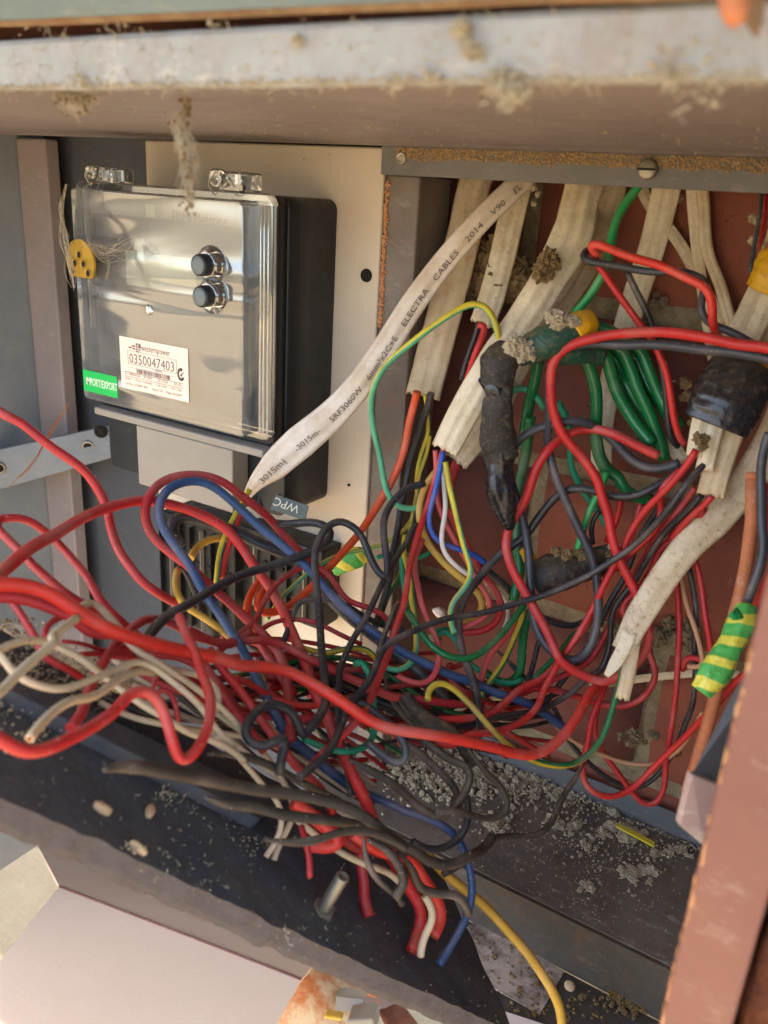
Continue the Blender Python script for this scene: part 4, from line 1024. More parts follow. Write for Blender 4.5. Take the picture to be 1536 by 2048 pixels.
W('yellow', 16, 4, 'F 275,350,-1 220,420 170,500 145,600 150,720 190,850 270,980 380,1100 480,1190 560,1250,-1 630,1320,-1 650,1400,-1 600,1480,-1 500,1520,-1 400,1560,-2', 'fat yellow core curving out of the big white cable')
W('bblue', 12, 6, 'F 340,200,-1 310,330 270,500 235,640 220,740 250,840 300,895 380,930,-2 480,970,-3 580,1000,-3 680,1080,-3', 'bright blue core of the big white cable')
W('white', 11, 6, 'F 330,290,-2 335,500 345,640 330,760 315,880 340,980 400,1060 500,1130 560,1170,-2', 'white core of the big white cable')
W('white', 8, 1, 'F 660,1210 740,1260 800,1300 830,1380 830,1500 800,1560', 'thin white core arching behind the black wires')
W('pink', 12, 5, 'F 270,195,-1 275,300 280,420 285,600 350,760 430,900 520,1050 600,1200 670,1320 700,1400 660,1470 590,1520 500,1555 440,1560,-1', 'pinkish red core of the big white cable')
W('red', 15, 3, 'F 380,640 440,780 520,930 590,1080 680,1210 750,1290 785,1390 760,1500 690,1560 600,1590 510,1595 450,1580,-1', 'red wire curling round at the foot of the multicore bundle')
W('dark_red', 21, 1, 'F 440,270 415,340 390,420 370,500', 'stout red core of the grey white cable')
W('black', 16, 0, 'F 400,900 520,1000 620,1080 720,1160 800,1220 860,1290,-1', 'black wire running behind the red multicore toward the furry tape')
W('teal', 10, 3, 'N 870,830 950,790 1030,795 1070,830,-1', 'short pale green arc at the dark gap')
W('teal', 12, 3, 'N 890,870 960,825 1040,850 1110,970 1180,1110,-1 O 250,1720 400,1810 520,1880 650,1890 740,1830,-1', 'turquoise wire dipping under the dark green U')
W('ygdark', 14, 8, 'N 795,1536 790,1470 830,1400 900,1365 990,1375 1100,1450 J 140,350 200,420 300,530 400,610 500,680 600,710 720,710 830,660 910,580 960,470 1000,340 1030,230 1050,120,-1 1060,60,-3', 'green and yellow wire hanging in a deep bow from the split white cable')
W('dark_red', 12, 3, 'N 1180,1130 1100,1210 1030,1220 1050,1170 1010,1180 990,1270 1050,1370 1130,1430 1220,1480 O 200,1960,-1 230,1980,-2', 'dull red wire folded in a small knot above the green bow')
# ---- right hand loops
W('green', 22, 1, 'F 1000,-60 985,100 970,250 935,400 920,480 905,620 895,760 890,900 905,1020 920,1100 890,1250 870,1350', 'bright green wire hanging behind the crossing red and black loops')
W('green', 19, 2, 'O 800,1140 780,1250 750,1400 740,1560 730,1720 690,1840 600,1890 480,1860,-1 350,1760,-1', 'green wire curling left at its foot in front of the bricks')
W('ygdark', 13, 4, 'O 760,1120 740,1230 690,1350 620,1500 520,1700 420,1850 350,1960 320,2030,-1', 'mustard and green wire slanting down behind the black loop')
W('pink', 13, 4, 'O 740,1010,-2 690,1100,-1 660,1250 610,1360 500,1470 400,1600 330,1780 315,1900 330,1980,-2', 'pinkish red wire bowing left at the lower middle')
W('black', 12, 1, 'O 930,1400 890,1520 860,1650 820,1780 790,1850', 'short black wire in front of the lowest mortar bed')
W('brown', 13, 0, 'O 480,1540 580,1640 680,1740 760,1830', 'grey black wire slanting behind the green foot')
W('black', 13, 0, 'O 900,1180 1000,1230 1150,1280 1300,1280 1420,1220 1500,1150,-1', 'black wire bowed across the mortar bed at right')
W('green', 13, 2, 'G 190,1480 80,1620 O 1300,1340 1180,1480 1050,1630 900,1780 860,1830,-1', 'green wire running diagonally behind the big black loop')
W('red', 21, 7, 'C 1600,1230 1536,1215 1400,1200 1150,1160 900,1115 700,1105 500,1110 300,1150 130,1210 30,1310 G -130,-180 F 1190,-50 1230,40 1300,140 1400,250 1480,360 1536,470 G 240,480 300,680 330,850 390,1030 480,1200 560,1380 610,1520 620,1640 580,1770 500,1870 400,1930 J 960,200 850,170 750,120 660,40 F 1180,1690 1050,1450 950,1270 860,1100 810,920 830,800 900,680 970,560 1030,380 1100,240 1200,130,-4 1300,60,-4 G 0,80,-4 60,40,-4 180,25,-4 330,60,-3 480,130,-3 600,190,-3 700,240,-4', 'bright red wire forming the large double loop in front of the bricks')
W('grey', 20, 6, 'C 1600,1310 1536,1290 1400,1270 1150,1240 900,1210 700,1195 500,1195 300,1195 150,1220 50,1290 0,1390 F 1150,-60 1135,60 1160,250 1200,420 1270,580 1350,740 1420,880 1480,1030 1510,1200 1520,1400 1500,1600 1440,1750 1340,1820 1230,1790 1120,1690 1040,1540 1010,1400 1000,1200 990,1000 970,850 940,700 880,520 840,350 850,200 900,120 1000,50 1100,10 C 100,1735 200,1730 330,1780 430,1850,-2 G 400,170,-4 480,260,-4 560,310,-4 680,335,-4 800,310,-4 860,290,-5', 'slate black wire forming the large loop inside the red one')
W('black', 18, 5, 'G 880,330,-3 800,400,-2 680,470 560,530 430,560 300,545 150,500 F 1290,495 1200,550 1080,690 960,860 850,940 720,1040 620,1170 530,1290 470,1400 445,1500,1 450,1620,1 490,1780,1 J 90,60,1 130,150,1 165,280,1 180,400,1 185,520,-3', 'black wire running left from the cable ends then down through the middle of the tangle')
W('bright', 19, 5, 'C 340,560,-3 290,510 300,480 360,490 450,530 600,590 800,640 980,730 1090,790 1140,860 1140,950 1140,1050,-1 1180,1120,-3', 'red wire bent in a flat hook in front of the upper cables')
W('grey', 17, 4, 'C 260,530,-2 225,560 240,600 320,615 450,635 600,670 750,690 900,670,-1 1000,690,-1 1080,730,-2 1100,760,-2 1080,840 1055,900 1065,980 1130,1050 1250,1090 1350,1140 1430,1180,-1 1520,1230,-2', 'slate wire lying under the red hook and snaking to the right edge')
W('red', 15, 3, 'C 290,520 320,600 380,690 450,800 540,930 640,1060 720,1150,-1 770,1260 820,1400 850,1600 880,1750 920,1870 950,1900,-2', 'red wire dropping from the hook down to the open cable mouth')
W('black', 14, 2, 'C 540,680 580,760 640,880 690,980 730,1100 760,1250 800,1400 820,1600 830,1750 860,1880 900,1910,-2', 'black wire beside the red one dropping to the open cable mouth')
W('red', 15, 6, 'G 985,190,-1 940,280 880,360 800,450 700,540 600,640 520,760 460,870 420,960 370,1050 300,1180 200,1390 100,1570 0,1730 O 1120,1650 1030,1820 940,2000 J 560,320 480,410 380,470 250,510 100,515 I 1400,600,-2 1300,560,-3', 'red core leaving the upper cable end and running to the dust pile')
W('red', 15, 5, 'G 860,350,-2 780,430 700,560,-2 720,660,-2 690,760 600,880 500,970 400,1060 310,1150 240,1310 170,1480 90,1610 0,1720,-2 J 560,180 430,240 330,330 220,400 100,420 0,425 I 1300,430 1200,420,-2', 'red wire parallel below the sweeping black one')
W('dark_red', 14, 3, 'G 980,480 900,600 820,700 720,800 640,930 570,1060 500,1180 420,1330 320,1530 240,1700 150,1830 J 560,210,-1 430,280,-2', 'dark red core in the middle of the diagonal bunch')
W('black', 14, 4, 'G 1020,540 970,600 900,680 800,770 700,880 640,980 570,1100 500,1220 430,1290 340,1450,-1 330,1600,-1 310,1750,-1 240,1900,-1 J 860,150 760,250 640,330 560,380 400,400 250,420 100,470 0,470', 'black core from the lower cable mouth running down the bunch')
W('black', 13, 2, 'G 730,600 660,700 590,800 540,900 480,1060 420,1200 330,1340 280,1450 J 800,60 700,180 620,290 540,350 420,450,-1 250,470', 'black wire deepest in the diagonal bunch')
W('red', 14, 4, 'G 1100,550 1040,620 950,690 860,790 800,880', 'short orange red core stretch at the lower cable mouth')
W('dark_red', 15, 3, 'G 1050,640 1000,730 930,820 830,880 740,920 690,980 680,1070 620,1170 560,1260 450,1330 400,1420 430,1480 500,1540 600,1640,-2 J 1220,40 1260,110 1250,200 1190,290 1080,345 960,340 820,300 700,260 540,235 430,260 300,350 200,410 50,430', 'crimson core looping behind the split white cable and back left')
W('pink', 10, 1, 'G 560,600 530,720 500,850 450,960', 'thin faded wire on the left flank of the diagonal bunch')
W('red', 14, 1, 'G 390,480 410,580 380,700 350,800 300,900', 'red wire passing behind the large loops at upper right')
W('dark_red', 13, 2, 'G 960,1000 1000,1120 1030,1280 1050,1420 1080,1600 1095,1800 J 1440,40,-1 1430,120,-1', 'dull red wire hanging straight in front of the right bricks')
W('dark_red', 13, 2, 'G 790,700 800,850 820,1000 835,1200 850,1400 850,1600 845,1800 J 1400,150 1385,300 1365,430 1345,560 1330,700 1325,820 1290,920 1230,965 1160,930 1100,850 1040,760 980,680 900,560,-1 880,480,-1 900,380,-1 930,250,-2', 'dark red wire hanging down past the mortar and looping to the lowest point')
W('tan', 11, 2, 'G 700,1000,-2 800,1100,-1 880,1160 890,1300 930,1450 980,1570 1020,1700 1045,1850 J 1460,100,-1', 'tan wire hanging between two dark red wires')
W('black', 12, 1, 'G 930,1100 960,1250 985,1400 980,1550 970,1700 985,1850 J 1500,200 1490,330 1440,460 1390,600 1290,760 1180,840 1060,830 920,750 820,660 730,560 680,440 640,360', 'thin black wire looping low at the foot of the right bricks')
W('red', 14, 4, 'X 1536,1335 J 1800,160 1640,330 1536,440 1450,530 1350,620 1250,720 1160,820 1070,885 980,910 890,885 820,810 815,710 850,570 870,430 920,300 960,200,-2 990,100,-3', 'red wire sweeping in from behind the taped end to the lowest loops')
W('tan', 9, 2, 'J 600,350 640,440 700,520 800,590 930,640 1060,690 1190,710 1300,690 1400,620 1480,520 1560,380,-1', 'thin tan wire running along the top of the ledge')
W('green', 27, 2, 'C 230,1230 270,1330 310,1450 330,1600 320,1750 G 230,200 260,300 340,380,1 395,390,1 400,450,1 440,510,0 540,570,-1 640,580,-2', 'green wire with a crumpled kink below the green taped joint')
W('green', 27, 1, 'C 280,1150 380,1230 420,1350 460,1500 530,1640 620,1780 720,1900', 'second green wire from the taped joint, bowing right')
W('green', 27, 0, 'C 420,1200 500,1220 560,1340 620,1520 700,1680 760,1850 G 720,180 740,270', 'shiny green wire from the taped joint to the cable mouth')
W('green', 25, -1, 'C 260,1060 400,1080 520,1150 640,1230 700,1380 780,1560 860,1700 930,1780', 'green wire arching highest from the taped joint to the right')
W('green', 24, -1, 'C 470,1340 540,1480 600,1600 680,1700 730,1800 G 700,160', 'green wire tucked between the two thick ones')
W('green', 25, -1, 'C 350,1160 440,1260 500,1400 560,1540 640,1680 700,1800', 'green wire just right of the kinked one, under the second')
W('green', 24, -2, 'C 480,1160 590,1260 650,1400 720,1540 800,1660 880,1780', 'rightmost shadowed green wire leaving the taped joint')
W('green', 24, 0, 'B 1290,1250 1280,1350 1250,1480 1215,1600 1190,1740 1180,1860', 'dark green wire dropping from the left end of the taped joint')
W('bgreen', 19, 1, 'C 640,60,1 600,110 540,190 480,290 450,390 430,500 400,640 340,760 280,860 220,930 170,980,-1', 'bright green wire coming down from under the cross strip to the joint')
W('teal', 15, 1, 'C 60,1600 110,1680 150,1800 G 20,300 80,430 140,560 200,620 250,700 290,780', 'teal wire dropping left of the kinked green one')
W('bgreen', 15, 4, 'G 300,360,-2 270,450 210,560 150,680 120,780 90,880 60,1000', 'bright green wire curving down to the furry taped joint')
W('teal', 15, 0, 'B 1100,1480 1160,1450 1230,1460 1300,1540 1330,1600', 'short teal wire looping from behind the black taped splice')
W('black', 11, 3, 'G 250,660 190,720 170,820 190,920', 'lint covered thin black wire above the furry tape')
W('grey', 20, 9, 'G 1550,60 1500,200 1480,350 1490,600 1490,800 1500,900 1480,1060 1430,1220 1380,1350', 'grey wire running down the right edge into the green and yellow tape')
W('red', 17, 8, 'G 1560,450 1520,600 1530,750 1560,850,-2', 'red wire grazing the right edge beside the grey wire')
W('red', 18, 7, 'G 1600,1100 1536,1180 1480,1310 1430,1430 1390,1530,-1', 'red wire entering at the right edge just above the striped tape')
W('grey', 9, 3, 'C 1490,120 1480,250 1450,420 1430,560 1410,680', 'slim grey wire at the upper right beside the yellow tape')
W('dark_red', 9, 2, 'C 1520,120 1515,260 1500,400 1470,520', 'slim dark red wire at the upper right corner of the opening')
W('yg', 14, 4, 'B 1025,1210,-1 1015,1150 1005,1070 980,990 940,910 880,870 800,885 700,945 600,1010 500,1080 380,1180 260,1290 180,1400 148,1500 145,1620 165,1760 E 1220,170 1255,380 1290,490 1340,560 1420,582 1500,565 1540,540,-1', 'green and yellow earth wire arching out of the black taped splice')
W('black', 12, 0, 'B 880,1000 860,1100 820,1200 780,1320 760,1400', 'black core under the short middle cable')

# ---- wires buried in the tangle that nothing tells apart
random.seed(21)
for mat, n, w, lab in (('dark_red', 22, 11.5, 'thin dark red wire buried deep in the middle of the tangle'), ('black', 16, 11, 'thin black wire buried deep in the middle of the tangle'),
                       ('green', 5, 10, 'thin green wire buried deep in the middle of the tangle'), ('cream', 8, 12, 'thin cream wire buried deep in the left of the tangle'), ('brown', 14, 12, 'grimy wire buried deep in the middle of the tangle')):
    for i in range(n):
        left = mat == 'cream' or i % 4 == 3
        x0, y0 = (random.uniform(180, 360), random.uniform(1290, 1400)) if left else (random.uniform(400, 640), random.uniform(1270, 1420))
        x1, y1 = (random.uniform(560, 760), random.uniform(1450, 1600)) if left else (random.uniform(800, 1120), random.uniform(1370, 1490))
        ph, am = random.uniform(0, 6.3), random.uniform(18, 48)
        P = []
        for k in range(8):
            t = k / 7
            P.append('%.0f,%.0f,%.1f' % (x0 + (x1 - x0) * t + am * .5 * sin(ph + 7 * t), y0 + (y1 - y0) * t + am * sin(ph * 1.7 + 5.5 * t), -2.5 * sin(pi * t) * (1 if k % 2 else .4) - (3 if k in (0, 7) else 0)))
        W(mat, w * random.uniform(.85, 1.15), random.uniform(-2.5, 0), 'X ' + ' '.join(P), lab, grp='wires buried in the tangle')
# ---- build: sample, settle the crossings, sweep
samples = []
for wi, (mat, w, lay, path, label, kw) in enumerate(SPEC):
    pts = []
    for x, y, l in parse(path, lay):
        d = D0(x, y) - l * LS
        pts.append((x, y, d * 2000))
    fine = catmull(pts, 9.0)
    fine = [Vector((p[0] + 3.2 * noise.noise(Vector((k_ * .11, wi * 3.1, 0))), p[1] + 3.2 * noise.noise(Vector((k_ * .11, wi * 3.1, 9))), p[2])) for k_, p in enumerate(fine)]
    for rep in range(4):
        fine = [fine[0]] + [(fine[i - 1] + fine[i] * 2 + fine[i + 1]) / 4 for i in range(1, len(fine) - 1)] + [fine[-1]]
    rr_ = np.mean([w * .93 * p[2] / 2000 / (2 * F) for p in fine])
    for k, p in enumerate(fine):
        samples.append([p[0], p[1], p[2] / 2000, rr_, wi, k, lay])
S_ = np.array(samples)
cap = np.array([dmax(a, b) for a, b in S_[:, :2]]) * 0.995 - S_[:, 3] * 1.3
S_[:, 2] = np.minimum(S_[:, 2], cap)
kd = kdtree.KDTree(len(S_))
for i in range(len(S_)): kd.insert((S_[i, 0], S_[i, 1], 0), i)
kd.balance()
pairs = []
for i in range(len(S_)):
    for co, j, dist in kd.find_range((S_[i, 0], S_[i, 1], 0), 34):
        if j > i and (S_[i, 4] != S_[j, 4] or abs(S_[i, 5] - S_[j, 5]) > 9): pairs.append((i, j, dist))
PA = np.array([(a, b) for a, b, _ in pairs]); PD = np.array([c for _, _, c in pairs])
for it in range(26):
    a, b = PA[:, 0], PA[:, 1]
    da, db = S_[a, 2], S_[b, 2]
    need = S_[a, 3] + S_[b, 3]
    lat = PD * (da + db) / 2 / F
    req = np.sqrt(np.maximum(need ** 2 * 1.04 - lat ** 2, 0)) * (lat < need)
    # which is in front: current depth decides, layer breaks near ties
    front = (db - da) + (S_[a, 6] - S_[b, 6]) * 0.0012 > 0     # a in front
    gap = np.where(front, db - da, da - db)
    push = np.clip(req - gap, 0, 0.004) * 0.30
    dz = np.zeros(len(S_)); cnt = np.zeros(len(S_))
    sa = np.where(front, -push, push)
    np.add.at(dz, a, sa); np.add.at(dz, b, -sa)
    act = (push > 0).astype(float); np.add.at(cnt, a, act); np.add.at(cnt, b, act)
    S_[:, 2] += dz / np.maximum(cnt, 1) * 1.5
    for rep in range(2):
        same = S_[2:, 4] == S_[:-2, 4]
        m = (S_[:-2, 2] + 2 * S_[1:-1, 2] + S_[2:, 2]) / 4
        S_[1:-1, 2] = np.where(same, m, S_[1:-1, 2])
    S_[:, 2] = np.minimum(S_[:, 2], cap)
WIREPTS = []
GROUPS = {}
wire_objs = []
for wi, (mat, w, lay, path, label, kw) in enumerate(SPEC):
    q = S_[S_[:, 4] == wi]
    pts = [atD(a, b, d) for a, b, d in q[:, :3]]
    r = q[0, 3]
    rl = [r] * len(pts)
    if mat == 'brown':
        for k_ in range(6):
            rl[k_] *= .35 + .11 * k_
    vs, fs, uv, fr_ = sweep(pts, rl, 10, None, False, 0.08, wi)
    nm = 'stiff_wire' if kw.get('rod') else 'wire'
    o = raw(nm, vs, fs, mat, None, True, uv)
    o.data.polygons[-1].use_smooth = False; o.data.polygons[-2].use_smooth = False
    tag(o, label, 'wire', kw.get('grp', 'loose wires tangled in the cabinet'))
    if any(k in label for k in ('ending in the bunch', 'cut end', 'frayed', 'blunt', 'hanging over the dark slab', 'ends in the bunch', 'cream wire end', 'over to the right')):
        for p_, q_ in ((pts[0], pts[2]), (pts[-1], pts[-3])):
            dr_ = (p_ - q_).normalized()
            co = lathe('copper_core', [(r * .5, -.001), (r * .5, .0004), (r * .42, .0006)], p_, dr_, 'copper', None, 12); co.parent = o
    wire_objs.append(o)
    WIREPTS += [(p, r) for p in pts[1:-1]]
# ================================================================== SHEATHED CABLES
def lobes(n, h=0.46, dip=0.3):
    def f(a):
        c, s = cos(a), sin(a)
        e = (1 if s >= 0 else -1) * abs(s) ** 0.62
        return c, e * h * (1 - dip + dip * abs(cos(pi * n * (c + 1) / 2)))
    return f
def cable(label, path, hw, mat, n=3, h=0.50, dip=.20, openend=True, wob=.06, seed=0, group='sheathed cables behind the wires', text=None, root=None, twist=0.0, seg=32, flip=False):
    """path: (x px, y px, d m); hw: half widths in px (number or list)"""
    C = [(x, y, d * 2000) for x, y, d in path]
    hws = hw if hasattr(hw, '__len__') else [hw] * len(path)
    fine = catmull(C, 10)
    # interpolate widths by nearest parameter
    cum = [0]
    for i in range(1, len(C)): cum.append(cum[-1] + (Vector(C[i]) - Vector(C[i - 1])).length)
    pts = []; rad = []; L = 0; tot = sum((fine[i] - fine[i - 1]).length for i in range(1, len(fine)))
    for i, p in enumerate(fine):
        if i: L += (p - fine[i - 1]).length
        w = float(np.interp(L / tot * cum[-1], cum, hws)); d = min(p[2] / 2000, dmax(p[0], p[1]) * .993 - w * h * p[2] / 2000 / F)
        pts.append(atD(p[0], p[1], d)); rad.append(w * d / F)
    T = tangents(pts); f = lobes(n, h, dip); vs = []; uv = []; fs = []; L = 0; frames = []
    for i, (p, t) in enumerate(zip(pts, T)):
        if i: L += (p - pts[i - 1]).length
        if i == 0: up = (-p).normalized()
        up = (up * .6 + (-p).normalized() * .4); up = (up - t * up.dot(t)).normalized(); side = t.cross(up).normalized()
        if twist:
            a0 = twist * L * 10; s2, u2 = side * cos(a0) + up * sin(a0), up * cos(a0) - side * sin(a0)
        else: s2, u2 = side, up
        frames.append((p, s2, u2, L, rad[i]))
    rings = [(p, s, u, L_, r) for p, s, u, L_, r in frames]
    if openend:
        p, s, u, L_, r = frames[-1]; t = T[-1]
        rings += [(p - t * .0003, s, u, L_, r * .86), (p - t * .006, s, u, L_, r * .80)]
    for p, s, u, L_, r in rings:
        for k in range(seg):
            a = 2 * pi * k / seg; ca, cb = f(a)
            wv = 1 + wob * noise.noise(Vector((L_ * 60 + seed * 3, ca * 2, cb * 2 + seed)))
            vs.append(p + s * (ca * r * wv) + u * (cb * r * wv)); uv.append((L_, k / seg))
    m = len(rings)
    for i in range(m - 1):
        for k in range(seg):
            a, b = i * seg + k, i * seg + (k + 1) % seg; fs.append((a, b, b + seg, a + seg))
    fs.append(tuple(range(seg))[::-1]); fs.append(tuple(range((m - 1) * seg, m * seg)))
    if openend:      # ragged cut
        base = (len(frames) - 1) * seg
        for k in range(seg * 2):
            vs[base + k] = vs[base + k] + T[-1] * (.0016 * noise.noise(Vector((k % seg * .5, seed, 1))))
    if text is None:
        o = raw('sheathed_cable', vs, fs, mat, None, True, uv); tag(o, label, 'cable', group); return o
    o = raw('sheath', vs, fs, mat, None, True, uv)
    root = empty('sheathed_cable', pts[len(pts) // 2]); tag(root, label, 'cable', group); hold(o, root)
    tv, tf, tot_len = [], [], frames[-1][3]
    for s, s0, size, sx, off in text:
        v_, f_ = text_mesh(s, size); b = len(tv)
        for q in v_:
            ss = tot_len - (s0 + q.x * sx)       # text reads from the far end back up
            i = min(range(len(frames)), key=lambda k: abs(frames[k][3] - ss))
            j = min(max(i, 1), len(frames) - 2)
            p0, p1 = frames[j - 1], frames[j + 1]
            tt = (ss - p0[3]) / (p1[3] - p0[3]); P = p0[0].lerp(p1[0], tt); sd, up, r = frames[j][1], frames[j][2], frames[j][4]
            c = (q.y + off) / r; c = max(-.95, min(.95, c))
            hgt = (1 - c * c) ** .31 * h * (1 - dip + dip * abs(cos(pi * n * (c + 1) / 2)))
            wv = 1 + wob * noise.noise(Vector((frames[j][3] * 60 + seed * 3, c * 2, hgt * 2 + seed)))
            tv.append(P + sd * (c * r * TS) + up * (hgt * r * wv + .00045))
        tf += [tuple(x + b for x in ff) for ff in f_]
    o = raw('printed_lettering', tv, tf, 'print'); hold(o, root)
    return root
TS = 1
cable('lettered clean white flat cable crossing diagonally over the board and strut', [(1085, 320, .436), (1030, 374, .432), (960, 442, .432), (890, 522, .436), (830, 602, .440), (775, 688, .444), (720, 768, .448), (660, 834, .452), (600, 884, .456), (548, 932, .460), (512, 966, .462), (492, 996, .464)],
      [23, 23, 23, 24, 25, 26, 27, 30, 34, 29, 16, 7], 'sheath_new', 2, .58, .30, wob=.03, seed=1,
      text=[('3015m-', .0125, .0046, 1.34, -.0030), ('|', .030, .0046, 1.41, -.0030), ('-3015m-', .0395, .0042, 1.20, -.0030), ('SRF3060W', .0640, .0042, 1.21, -.0030), ('6mm²x2C+E', .0925, .0042, 1.21, -.0030), ('ELECTRA', .1250, .0042, 1.31, -.0030), ('CABLES', .1530, .0042, 1.31, -.0030), ('2014', .1780, .0042, 1.38, -.0030), ('V90', .1960, .0042, 1.34, -.0030), ('EL', .2110, .0042, 1.34, -.0030)])
cable('three ribbed tan flat cable hanging left, its cut end showing orange and black cores', [(975, 300, .452), (950, 365, .452), (928, 470, .455), (898, 590, .460), (872, 690, .462), (846, 792, .464)], [33, 33, 34, 35, 35, 35], 'sheath_tan', 3, seed=2)
cable('short cream flat cable ending midway with black and red cores', [(1060, 300, .448), (1035, 385, .448), (1008, 500, .452), (985, 590, .455), (964, 648, .457)], 26, 'sheath_cream', 3, seed=3)
cable('big cream ribbed cable with the cut end spilling many coloured cores', [(1185, 300, .425), (1165, 385, .424), (1140, 480, .422), (1097, 560, .422), (1040, 650, .424), (977, 742, .426), (925, 830, .428), (890, 900, .430)], [38, 38, 40, 36, 34, 33, 31, 28], 'sheath_cream', 3, .62, seed=4, wob=.10)
cable('stained cable just behind the big cream one, gathering under the green joint', [(1240, 300, .446), (1218, 390, .446), (1185, 500, .446), (1140, 580, .446), (1085, 650, .446), (1030, 740, .450), (985, 830, .452), (912, 922, .454)], [30, 30, 28, 26, 26, 26, 26, 26], 'sheath_dirty', 3, .5, seed=5)
cable('narrow grimy cable squeezed between the cream cable and the stained one', [(1205, 300, .438), (1192, 400, .438), (1170, 500, .438), (1120, 590, .438), (1070, 640, .438)], 12, 'sheath_dirty', 1, .8, seed=6, openend=False)
cable('cream cable hanging straight behind the red hook, stained near its top', [(1345, 300, .436), (1330, 390, .436), (1302, 500, .438), (1262, 620, .442), (1230, 730, .446), (1207, 840, .450), (1202, 940, .452)], [28, 28, 26, 25, 22, 21, 20], 'sheath_cream', 3, seed=7, wob=.08)
cable('thin stained cable crossing behind toward the right bundle', [(1270, 340, .444), (1300, 410, .444), (1355, 480, .442), (1400, 560, .440), (1440, 640, .436), (1452, 700, .434)], 12, 'sheath_dirty', 2, .6, seed=8, openend=False)
cable('slim cream cable, left one of the twin pair behind the red hook', [(1380, 320, .434), (1387, 420, .434), (1397, 520, .434), (1410, 610, .430), (1428, 720, .428)], 11.5, 'sheath_cream', 1, .9, seed=9, openend=False)
cable('slim tan cable, right one of the twin pair behind the red hook', [(1398, 320, .432), (1408, 400, .432), (1415, 500, .432), (1440, 570, .430), (1465, 650, .426), (1490, 700, .424)], 11.5, 'sheath_tan', 1, .9, seed=10, openend=False)
cable('leftmost cream cable of the right bundle entering the black tape', [(1560, 440, .386), (1530, 540, .386), (1495, 620, .388), (1455, 700, .390), (1420, 780, .392), (1400, 850, .394), (1388, 912, .394)], [17, 17, 18, 18, 18, 17, 16], 'sheath_cream', 2, .6, seed=11)
cable('middle cream cable of the right bundle entering the black tape', [(1585, 460, .384), (1555, 550, .384), (1520, 640, .386), (1485, 710, .388), (1455, 780, .390), (1430, 850, .392), (1408, 940, .393)], [17, 17, 18, 18, 18, 18, 17], 'sheath_cream', 2, .6, seed=12)
cable('rightmost dusty cable of the right bundle under the black tape', [(1600, 560, .392), (1560, 640, .392), (1520, 710, .392), (1490, 780, .394), (1465, 850, .396), (1440, 920, .397), (1420, 992, .398)], [20, 20, 20, 20, 26, 28, 26], 'sheath_tan', 3, .5, seed=13)
cable('long grimy white cable sweeping down from the right and split at its end', [(1600, 760, .400), (1540, 890, .402), (1490, 970, .404), (1430, 1040, .406), (1370, 1100, .408), (1318, 1170, .410), (1275, 1240, .412), (1245, 1300, .414)], [36, 34, 33, 32, 30, 28, 27, 22], 'sheath_dirty', 2, .5, .2, openend=False, seed=14, wob=.08)
cable('white peeled half of the split cable end', [(1262, 1262, .411), (1245, 1300, .410), (1228, 1330, .409), (1212, 1352, .408)], [14, 14, 12, 5], 'sheath_cream', 1, .3, openend=False, seed=15, wob=.1)
cable('tan remaining half of the split cable end', [(1268, 1262, .414), (1262, 1310, .413), (1256, 1350, .412), (1244, 1398, .412)], [16, 15, 15, 14], 'sheath_tan', 1, .6, seed=16, wob=.1)
cable('torn cream sheath mouth where red and black wires go in', [(1330, 880, .437), (1350, 900, .434), (1368, 925, .432)], [14, 16, 12], 'sheath_cream', 1, .5, seed=17, wob=.3)
cable('thin grey twin cable lying along the bricks low at right', [(1180, 1372, .50), (1260, 1360, .505), (1330, 1352, .508), (1420, 1345, .508), (1480, 1350, .506)], 8, 'sheath_dirty', 2, .6, seed=18, openend=False)

# ================================================================== TAPED JOINTS
def wrap(name, path, hw, mat, seed, wob=.08, h=.8, root=None, seg=28):
    C = [(x, y, d * 2000) for x, y, d in path]; fine = catmull(C, 4)
    tot = sum((fine[i] - fine[i - 1]).length for i in range(1, len(fine))); L = 0
    hws = hw if hasattr(hw, '__len__') else [hw] * len(path)
    pts = []; rad = []
    for i, p in enumerate(fine):
        if i: L += (p - fine[i - 1]).length
        d = p[2] / 2000; k = L / tot * (len(hws) - 1)
        # overlapping turns of tape: small ramped ridges
        ridge = 1 + .045 * ((L / 22.0 + seed) % 1.0)
        pts.append(atD(p[0], p[1], d)); rad.append(float(np.interp(k, range(len(hws)), hws)) * d / F * ridge)
    vs, fs, uv, fr_ = sweep(pts, rad, seg, lambda a: (cos(a), h * sin(a)), True, wob, seed)
    o = raw(name, vs, fs, mat, None, True, uv)
    if root is not None: hold(o, root)
    return o
j1 = empty('taped_joint', atD(1110, 690, .40)); tag(j1, 'bundle wrapped in dark green tape with a yellow turn at its right end', 'taped joint', 'taped joints')
wrap('green_wrap', [(1035, 718, .408), (1060, 700, .404), (1100, 680, .402), (1140, 664, .402), (1165, 655, .404)], [18, 30, 34, 33, 30], 'tape_green', 1, .15, root=j1)
wrap('yellow_turn', [(1148, 662, .401), (1165, 650, .401), (1182, 642, .403)], [33, 31, 25], 'tape_yellow', 2, .15, root=j1)
wrap('green_tail', [(1110, 700, .406), (1150, 705, .408), (1185, 705, .412), (1205, 712, .414)], [30, 26, 22, 20], 'tape_green', 3, .15, root=j1)
j2 = empty('taped_joint', atD(1000, 860, .42)); tag(j2, 'long dusty black taped splice hanging from the green joint', 'taped joint', 'taped joints')
wrap('dusty_head', [(1010, 690, .412), (1000, 720, .410), (996, 760, .411), (1000, 790, .412)], [20, 38, 34, 26], 'tape_dusty', 4, .12, root=j2)
wrap('shiny_neck', [(975, 752, .414), (990, 775, .410), (1000, 800, .412)], [20, 22, 24], 'tape_black', 5, .15, root=j2)
